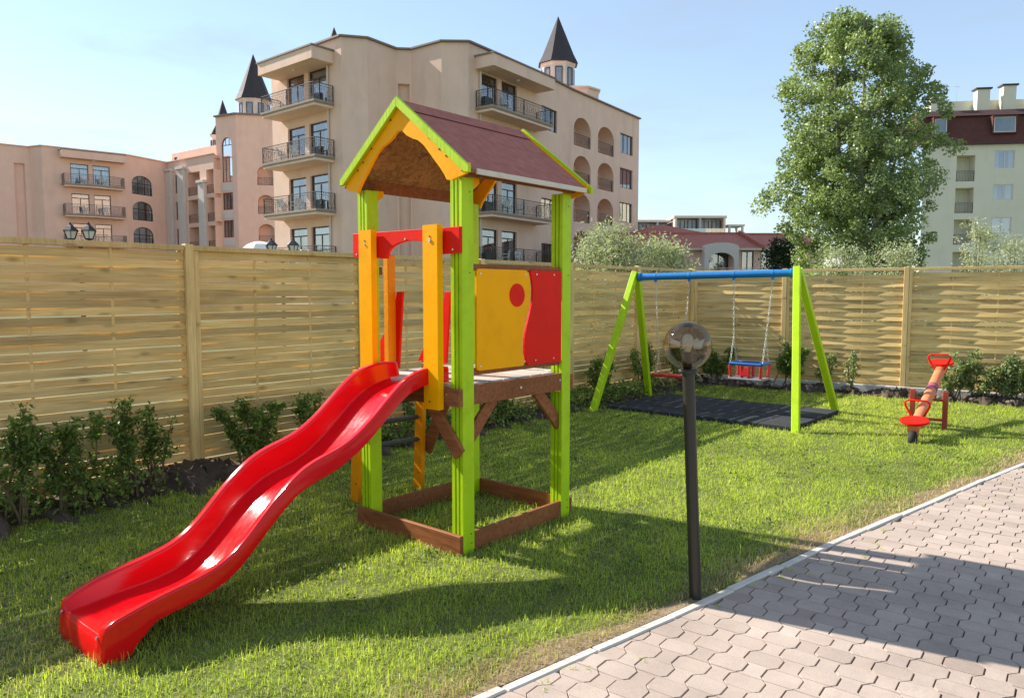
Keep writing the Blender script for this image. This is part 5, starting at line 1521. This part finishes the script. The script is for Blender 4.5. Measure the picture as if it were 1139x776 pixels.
for a, wd in ((0.75, 1.15), (5.75, 1.95), (9.5, 1.95)):
    m_ = MB(); z0, z1 = 15.85, 17.35
    for s_ in (a, a + wd): m_.bar(FG.p(s_, z0, -0.1), FG.p(s_, z1, -0.1), 0.10, 0.5, FG.n)
    for z in (z0, z1): m_.bar(FG.p(a - 0.08, z, -0.1), FG.p(a + wd + 0.08, z, -0.1), 0.55, 0.12)
    d_ = m_.build('dormer', REDROOF, gb)
    m_ = MB(); m_.quad(FG.p(a + 0.05, z0 + 0.06, 0.08), FG.p(a + wd - 0.05, z0 + 0.06, 0.08), FG.p(a + wd - 0.05, z1 - 0.06, 0.02), FG.p(a + 0.05, z1 - 0.06, 0.02), 0)
    for s_ in (a + 0.1, a + wd - 0.1): m_.bar(FG.p(s_, z0 + 0.06, 0.10), FG.p(s_, z1 - 0.06, 0.05), 0.09, 0.05, FG.n, 1)
    for z, o_ in ((z0 + 0.1, 0.1), (z1 - 0.1, 0.05)): m_.bar(FG.p(a + 0.05, z, o_), FG.p(a + wd - 0.05, z, o_), 0.05, 0.09, mi=1)
    m_.build('dormer_window', [WGLASS, WFR], d_)
m_ = MB(); p0, p1 = FG.p(1.9, 0, -3.2), FG.p(14, 0, -3.2); m_.quad(*[Vector((q.x, q.y, z)) for q, z in ((p0, 18.2), (p1, 18.2), (p1, 19.55), (p0, 19.55))])
p2, p3 = FG.p(14, 0, -9), FG.p(1.9, 0, -9); m_.add([Vector((q.x, q.y, 19.55)) for q in (p0, p1, p2, p3)], [(0, 1, 2, 3)]); m_.quad(*[Vector((q.x, q.y, z)) for q, z in ((p3, 18.2), (p0, 18.2), (p0, 19.55), (p3, 19.55))])
m_.build('penthouse', GREENR, gb)
for s_, zt_, o_ in ((1.2, 19.9, -2.4), (5.3, 20.35, -2.6), (7.55, 20.6, -2.6), (10.5, 20.5, -2.6)):
    m_ = MB(); m_.bar(FG.p(s_ + 0.55, 18.1, o_), FG.p(s_ + 0.55, zt_, o_), 1.1, 0.8, FG.n); m_.bar(FG.p(s_ + 0.55, zt_, o_), FG.p(s_ + 0.55, zt_ + 0.14, o_), 1.4, 1.05, FG.n, 1)
    m_.build('chimney', [GREENR, SLATE], gb)
for s_ in (3.3, 4.2):
    m_ = MB(); m_.tube([FG.p(s_, 19.5, -4), FG.p(s_, 21.4, -4)], 0.03, 6); m_.tube([FG.p(s_ - 0.3, 21.1, -4), FG.p(s_ + 0.3, 21.1, -4)], 0.02, 6); m_.build('antenna', STEEL, gb)

# ---- low house with red tiled roof
lh = thing('low_house', 'low pink house with red tiled roof and a white arched porch seen over the swing', 'house', (13, 48, 0))
root_mat[lh.name] = PINKR
W = MB()
FH = Face((6.5, 48.0), (20.0, 48.0), 1)
hh = [dict(s0=a, s1=b_, z0=2.4, z1=4.15) for a, b_ in ((3.4, 4.5), (8.2, 9.0), (9.45, 10.3), (11.2, 12.2))] + [dict(s0=6.1, s1=7.4, z0=2.2, z1=4.1)]
wall(W, FH, 0, 4.32, hh, 0.12)
for p_, q_ in (((20, 48), (20, 57)), ((20, 57), (6.5, 57)), ((6.5, 57), (6.5, 48))): wall(W, Face(p_, q_, 1), 0, 4.32, [])
W.build('wall', PINKR, lh)
for h_ in hh: window(lh, FH, h_['s0'], h_['s1'], h_['z0'], h_['z1'], 0.1, 2)
m_ = MB()
def roofseg(x0, x1, ye, ze, yr, zr, yb_):
    m_.add([(x0, ye, ze), (x1, ye, ze), (x1, yr, zr), (x0, yr, zr), (x0, yb_, ze), (x1, yb_, ze)], [(0, 1, 2, 3), (3, 2, 5, 4)])
    m_.add([(x0, ye, ze - 0.12), (x1, ye, ze - 0.12), (x1, ye, ze), (x0, ye, ze)], [(0, 1, 2, 3)], 1)
    m_.add([(x0, ye, ze), (x0, yr, zr), (x0, yb_, ze)], [(0, 1, 2)], 1); m_.add([(x1, ye, ze), (x1, yr, zr), (x1, yb_, ze)], [(0, 1, 2)], 1)
roofseg(6.2, 15.85, 47.5, 4.30, 52.4, 5.55, 57.5)
roofseg(15.95, 20.4, 47.6, 4.28, 52.4, 5.50, 57.5)
m_.bar((15.9, 47.45, 4.42), (15.9, 52.4, 5.68), 0.22, 0.22)
m_.bar((6.2, 52.4, 5.60), (15.85, 52.4, 5.60), 0.2, 0.14); m_.bar((15.95, 52.4, 5.55), (20.4, 52.4, 5.55), 0.2, 0.14)
m_.build('roof', [TILER, CREAM], lh)
W = MB(); FP = Face((12.1, 47.0), (14.25, 47.0), 1)
wall(W, FP, 0, 4.35, [dict(s0=0.28, s1=1.87, z0=1.9, z1=4.0, arch=0.55)], 0.25)
wall(W, Face((12.1, 47.9), (12.1, 47.0), 1), 0, 4.35, []); wall(W, Face((14.25, 47.0), (14.25, 47.9), 1), 0, 4.35, [])
n_ = 8; tp = arc_pts(0, FP.L, 4.35, 4.62, 8)
W.add([FP.p(s_, z, 0) for s_, z in tp], [tuple(range(len(tp)))])
for q0, q1 in zip(tp[:-1], tp[1:]): W.quad(FP.p(q0[0], q0[1]), FP.p(q1[0], q1[1]), FP.p(q1[0], q1[1], -0.9), FP.p(q0[0], q0[1], -0.9))
W.build('porch', WHITER, lh)
m_ = MB(); railing_bars(m_, [Vector((8, 46.4, 2.0)), Vector((18, 46.4, 2.0))], 1.0, 0.2, False); m_.build('railing', WHITER, lh)
hp = thing('hip_roof_house', 'small house with red hipped roof between the hotel corner and the flats', 'house', (10, 62, 0))
m_ = MB(); m_.box((9.6, 60, 0), (15.2, 67, 6.2)); m_.build('wall', PINKR, hp)
m_ = MB(); m_.add([(9.2, 59.6, 6.15), (15.6, 59.6, 6.15), (15.6, 67.4, 6.15), (9.2, 67.4, 6.15), (11.9, 63, 7.1), (12.9, 63, 7.1)], [(0, 1, 5, 4), (1, 2, 5), (2, 3, 4, 5), (3, 0, 4), (0, 3, 2, 1)]); m_.build('roof', TILER, hp)

# ---- modern flats far away
def flats(name, label, x0, x1, y, zt, dep, bays, seed):
    root = thing(name, label, 'building', ((x0 + x1) / 2, y, 0))
    rg = np.random.default_rng(seed)
    m_ = MB(); m_.box((x0, y + 1.4, 0), (x1, y + dep, zt - 0.4)); m_.build('wall', GREYR, root)
    for z in (zt - 0.3, zt - 3.1, zt - 5.9):
        m_ = MB(); m_.box((x0 - 0.3, y, z), (x1 + 0.3, y + dep + 0.2, z + 0.32)); m_.build('floor_slab', WHITER, root)
        if z < zt - 1:
            g = MB(); g.quad(Vector((x0, y + 0.05, z + 0.33)), Vector((x1, y + 0.05, z + 0.33)), Vector((x1, y + 0.05, z + 1.3)), Vector((x0, y + 0.05, z + 1.3))); g.build('balustrade', GLASS, root)
    n = bays; st = (x1 - x0) / n
    F_ = Face((x0, y + 1.38), (x1, y + 1.38), 1)
    for z in (zt - 2.75, zt - 5.55):
        for k in range(n):
            m_ = MB(); a = k * st + 0.25; b_ = (k + 1) * st - 0.25
            m_.quad(F_.p(a, z, 0.03), F_.p(b_, z, 0.03), F_.p(b_, z + 2.2, 0.03), F_.p(a, z + 2.2, 0.03), 1)
            for s_ in (a, (a + b_) / 2, b_): m_.bar(F_.p(s_, z, 0.05), F_.p(s_, z + 2.2, 0.05), 0.1, 0.08, F_.n)
            m_.build('window', [FRAME, WGLASS], root)
    for k in range(n + 1):
        if k % 2 == 0:
            m_ = MB(); m_.box((x0 + k * st - 0.14, y + 0.08, 0), (x0 + k * st + 0.14, y + 1.39, zt - 0.31)); m_.build('divider', GREYR if k % 4 else TANR, root)
    return root
flats('modern_flats', 'white modern flats with dark windows next to the hotel corner, far away', 18.0, 23.0, 110, 12.0, 12, 3, 1)
flats('modern_flats', 'pale modern flats with glass balconies far behind the red roofs', 23.6, 30.6, 108, 12.4, 12, 4, 2)
m_ = thing('roof_pergola', 'small white rooftop frame at the right end of the far flats', 'pergola', (33, 110, 0))
q = MB()
for x in (31.9, 33.8): q.box((x - 0.15, 110, 0), (x + 0.15, 110.3, 11.1)); q.box((x - 0.15, 113, 0), (x + 0.15, 113.3, 11.1))
q.box((31.6, 109.9, 11.1), (34.1, 113.4, 11.35)); q.build('frame', WHITER, m_)
q = MB(); q.box((30.7, 109, 0), (35, 114, 9.6)); q.build('wall', GREYR, m_)

# ---- small things on the balconies and behind the fence
def chair_mesh():
    m_ = MB()
    m_.box((-0.24, -0.22, 0.40), (0.24, 0.22, 0.43))
    for x in (-0.21, 0.21):
        for y in (-0.19, 0.19): m_.bar((x * 1.1, y * 1.15, 0), (x, y, 0.40), 0.04, 0.04)
        m_.bar((x, -0.19, 0.62), (x, 0.21, 0.62), 0.05, 0.03)
        m_.bar((x, 0.2, 0.4), (x, 0.27, 0.84), 0.05, 0.04)
    for k in range(5): x = -0.16 + 0.08 * k; m_.bar((x, 0.22, 0.43), (x, 0.28, 0.84), 0.05, 0.02)
    m_.bar((-0.21, 0.275, 0.82), (0.21, 0.275, 0.82), 0.06, 0.05)
    return m_
first = [None]
def balcony_chair(F, s, zf, o, rz, label):
    p = F.p(s, zf + 0.022, o)
    if first[0] is None:
        c = chair_mesh().build('plastic_chair', WHITEP); first[0] = c
    else:
        c = first[0].copy(); COL.objects.link(c)
    c.location = p; c.rotation_euler = (0, 0, rz)
    tag(c, label, 'chair', 'white plastic chairs on the hotel balconies')
ordn = ['top', 'second', 'third', 'lowest']
for k, f_ in enumerate(FLO):
    if k > 0: 
        balcony_chair(FL_, 2.2, f_, 0.75, 0.6 + k, 'white plastic chair, left one on the %s balcony left of the play tower roof' % ordn[k])
        balcony_chair(FL_, 3.4, f_, 0.7, 2.2 + k, 'white plastic chair, right one on the %s balcony left of the play tower roof' % ordn[k])
    balcony_chair(FR_, 2.6, f_, 0.75, 1.9 + k, 'white plastic chair near the left door, %s balcony right of the tower gable' % ordn[k])
    if k in (1, 2, 3): balcony_chair(FR_, 4.3, f_, 0.7, 3.9 + k, 'white plastic chair near the right door, %s balcony right of the tower gable' % ordn[k])
for k, f_ in enumerate(FLW[:2]):
    balcony_chair(FQ2, 3.6, f_, 0.65, 0.9 + k, 'white plastic chair, left one on the %s balcony of the far left wing' % ('upper', 'lower')[k])
    balcony_chair(FQ2, 5.3, f_, 0.65, 2.9 + k, 'white plastic chair, right one on the %s balcony of the far left wing' % ('upper', 'lower')[k])
def lantern(x, y, z, dx, label):
    root = thing('street_lantern', label, 'street lamp', (x + dx / 2, y, 0), 0, 'twin lanterns showing over the fence')
    m_ = MB(); xm = x + dx / 2
    m_.tube([(xm, y, 0), (xm, y, z - 0.25)], 0.045, 10); m_.tube([(x, y, z - 0.14), (xm, y, z - 0.3), (x + dx, y, z - 0.14)], 0.02, 8); m_.build('pole', BLACKM, root)
    for xx in (x, x + dx):
        m_ = MB(); c = (xx, y, z - 0.14)
        m_.lathe([(0.001, 0.0), (0.07, 0.0), (0.075, 0.02), (0.075, 0.03)], c, 6); m_.lathe([(0.155, 0.17), (0.15, 0.19), (0.07, 0.27), (0.03, 0.30), (0.02, 0.34), (0.001, 0.36)], c, 6, smooth=False)
        for k in range(6):
            a = k * math.pi / 3; m_.bar(Vector(c) + Vector((0.078 * math.cos(a), 0.078 * math.sin(a), 0.02)), Vector(c) + Vector((0.135 * math.cos(a), 0.135 * math.sin(a), 0.18)), 0.014, 0.014)
        hd = m_.build('lantern_head', BLACKM, root)
        m_ = MB(); m_.lathe([(0.07, 0.03), (0.125, 0.175)], c, 6, smooth=False); m_.build('lantern_glass', FROST, hd)
lantern(-8.82, 15, 2.72, 0.36, 'black twin lantern over the fence at the far left')
lantern(-5.78, 18, 2.62, 0.52, 'black twin lantern over the fence beside the cream parasol')
um = thing('parasol', 'cream parasol top showing over the fence left of the play tower', 'parasol', (-8.07, 24, 0))
m_ = MB(); m_.tube([(-8.07, 24, 0), (-8.07, 24, 3.1)], 0.03, 8); m_.build('pole', WHITEP, um)
m_ = MB(); m_.lathe([(0.66, 2.80), (0.64, 2.88), (0.42, 3.05), (0.2, 3.13), (0.001, 3.16)], (-8.07, 24, 0), 8, smooth=False); m_.build('canopy', CANVAS, um)

# ------------------------------------------------------------------ trees and bushes beyond the fence
def tall_tree():
    rg = np.random.default_rng(42)
    root = thing('tall_tree', 'tall leafy poplar tree in front of the pale green block', 'tree', (14.6, 32, 0))
    zz = [1.2, 3.0, 4.5, 5.6, 7.7, 9.0, 10.4, 11.5, 12.4, 13.0]
    cx = [14.4, 14.4, 14.3, 14.4, 14.55, 14.75, 14.3, 14.1, 14.0, 14.0]
    hw_ = [2.4, 2.9, 3.2, 3.6, 3.6, 3.3, 2.95, 2.5, 1.85, 0.6]
    tr = MB(); ends = []
    base = Vector((14.6, 32, -0.1))
    tr.tube([base, base + Vector((0.02, 0, 1.6)), base + Vector((-0.05, 0.05, 3.2))], [0.34, 0.27, 0.24], 12)
    limbs = []
    for k in range(11):
        a = k * 2.4 + rg.uniform(-0.3, 0.3); zt_ = rg.uniform(7.0, 12.6) if k > 2 else 12.6
        r_ = np.interp(zt_, zz, hw_) * rg.uniform(0.25, 0.8)
        top = Vector((np.interp(zt_, zz, cx) + r_ * math.cos(a), 32 + r_ * math.sin(a), zt_))
        st0 = base + Vector((0, 0, rg.uniform(1.6, 3.3)))
        mid = st0.lerp(top, 0.5) + Vector((math.cos(a) * 0.5, math.sin(a) * 0.5, -0.3))
        pts = [st0.lerp(mid, q) * (1 - q) + st0.lerp(mid, q).lerp(mid.lerp(top, q), q) * q for q in np.linspace(0, 1, 7)]
        tr.tube(pts, [0.15 * (1 - q) + 0.03 * q for q in np.linspace(0, 1, 7)], 8)
        limbs.append(pts)
    # clumps: at limb sides and through the outer shell
    C = []
    for pts in limbs:
        for j in range(16):
            q = rg.uniform(0.25, 1.0) * 5.99; i = int(q); p = pts[i].lerp(pts[i + 1], q - i)
            hwz = np.interp(p.z, zz, hw_); a = rg.uniform(0, 6.28); rr_ = rg.uniform(0.3, 1.0) * hwz * 0.75
            e = p + Vector((math.cos(a) * rr_, math.sin(a) * rr_, rg.uniform(0.2, 1.3)))
            # keep inside the envelope
            c0 = np.interp(e.z, zz, cx); hwz = np.interp(e.z, zz, hw_); d = Vector((e.x - c0, e.y - 32, 0))
            if d.length > hwz * 0.97: d *= hwz * 0.97 / d.length; e = Vector((c0 + d.x, 32 + d.y, e.z))
            if e.z > 12.6: e.z = 12.6
            m2 = p.lerp(e, 0.5) + Vector((0, 0, -0.12)); tr.tube([p, m2, e], [0.028, 0.018, 0.006], 5, cap=False)
            C.append((e, 1.0)); C.append((p.lerp(e, 0.6), 0.8))
    for k in range(640):
        z = rg.uniform(1.4, 12.75); c0 = np.interp(z, zz, cx); hwz = np.interp(z, zz, hw_)
        a = rg.uniform(0, 6.28); lob = 0.90 + 0.16 * math.sin(a * 3 + z * 1.1) + 0.06 * math.sin(a * 5 - z * 2.3)
        rr_ = hwz * lob * math.sqrt(rg.uniform(0.30, 1.0)) * 0.98
        if math.sin(a * 2 + z * 0.9) + math.sin(z * 1.7 + a * 3.1 + 1) < -1.1: continue
        C.append((Vector((c0 + rr_ * math.cos(a), 32 + rr_ * math.sin(a), z)), rg.uniform(0.55, 1.35)))
    tr.build('trunk', TREEBARK, root)
    P = []; T = []; SZ = []; O = []
    for c, s in C:
        n = int(rg.uniform(75, 160) * s)
        rad = rg.uniform(0.26, 0.52) * s
        g = rg.normal(size=(n, 3)); g /= np.linalg.norm(g, axis=1)[:, None]; rr_ = rad * rg.uniform(0.2, 1, (n, 1)) ** 0.6
        off = g * rr_ * np.array([1, 1, 0.85])
        P.append(np.array(tuple(c)) + off); O.append(g)
        T.append(np.clip(rg.normal(0.45, 0.12) + rg.normal(0, 0.16, n), 0, 1)); SZ.append(rg.uniform(0.08, 0.155, n))
    P = np.concatenate(P); O = np.concatenate(O); T = np.concatenate(T); SZ = np.concatenate(SZ)
    V, F, TT = leaves(P, SZ, rg, T, 0.2, 0.8, O * 0.6)
    np_mesh('crown', V, 4, F, LEAF_TREE, TT, root)
    print('tree leaves', len(P))
tall_tree()

def bush(x, y, rx, ry, zt, label, seed, mm=LEAF_OLIVE, n_cl=110, ls=0.085, name='bush', per=42, narrow=0.32, sprays=14, group='bushes showing over the fence'):
    rg = np.random.default_rng(seed)
    root = thing(name, label, 'bush', (x, y, 0), 0, group)
    st = MB(); P = []; T = []
    for k in range(n_cl):
        a = rg.uniform(0, 6.28); q = math.sqrt(rg.uniform(0.02, 1)); h = rg.uniform(0.15, 1.0)
        env = math.sqrt(max(0.02, 1 - (h * 0.96) ** 2.4))
        c = Vector((x + rx * q * env * math.cos(a), y + ry * q * env * math.sin(a), zt * h))
        n = int(per * rg.uniform(0.5, 1.3)); rad = rg.uniform(0.14, 0.30) * zt / 2.8
        P.append(np.array(tuple(c)) + rg.normal(0, rad * 0.6, (n, 3))); T.append(np.clip(rg.normal(0.5, 0.12) + rg.normal(0, 0.2, n), 0, 1))
        if k % 4 == 0: st.tube([(x + rg.normal(0, 0.1), y + rg.normal(0, 0.1), -0.05), (x + (c.x - x) * 0.45, y + (c.y - y) * 0.45, c.z * 0.55), tuple(c)], [0.03, 0.018, 0.005], 6, cap=False)
    for k in range(sprays):
        a = rg.uniform(0, 6.28); q = rg.uniform(0.2, 0.95); b0 = Vector((x + rx * q * math.cos(a), y + ry * q * math.sin(a), zt * math.sqrt(max(0.05, 1 - q * q)) * 0.9))
        e = b0 + Vector((math.cos(a) * rg.uniform(0.1, 0.4), math.sin(a) * 0.2, rg.uniform(0.15, 0.55)))
        st.tube([b0, e], [0.008, 0.002], 5, cap=False); n = 44
        P.append(np.array(tuple(b0)) + (np.array(tuple(e)) - np.array(tuple(b0))) * rg.uniform(0, 1.05, (n, 1)) + rg.normal(0, 0.045, (n, 3))); T.append(np.clip(rg.normal(0.65, 0.2, n), 0, 1))
    st.build('stems', BARK, root)
    P = np.concatenate(P); T = np.concatenate(T); P[:, 2] = np.maximum(P[:, 2], 0.03)
    V, F, TT = leaves(P, ls * rg.uniform(0.6, 1.3, len(P)), rg, T, 0.3, narrow)
    np_mesh('foliage', V, 4, F, mm, TT, root)
bush(2.2, 17, 1.05, 0.9, 2.95, 'tallest silver green bush over the fence beside the hotel corner', 1, n_cl=230, ls=0.10)
bush(3.35, 17.3, 1.15, 0.9, 2.62, 'silver green bush over the fence above the left end of the blue beam', 2, n_cl=250, ls=0.10)
bush(8.6, 19.5, 1.0, 0.8, 2.65, 'pale bush below the tall tree, left of the right swing legs', 3)
bush(10.4, 20.5, 1.2, 0.8, 2.75, 'pale bush below the tall tree, right of the right swing legs', 4)
bush(12.45, 20, 0.62, 0.6, 3.35, 'spiky silver bush over the fence in front of the pale green block', 5, n_cl=70, sprays=26)
bush(13.75, 20.4, 0.8, 0.7, 2.9, 'silver bush at the right edge over the fence', 6)
LEAF_DARK = leaf_mat('dark_leaf', (0.012, 0.028, 0.010), (0.045, 0.070, 0.022), 0.2, 0.45, 0.4)
bush(13.4, 37, 1.25, 1.2, 4.1, 'dark green bush under the left side of the tall tree', 7, LEAF_DARK, 130, 0.13, per=60, narrow=0.6)
bush(17.2, 36, 1.6, 1.4, 3.9, 'dark green bush under the right side of the tall tree', 8, LEAF_DARK, 110, 0.13, per=60, narrow=0.6)
bush(5.9, 40, 1.3, 1.2, 3.5, 'dark shrub in front of the low house beside the hotel corner', 9, LEAF_DARK, 90, 0.12, per=50, narrow=0.5)
print('done')
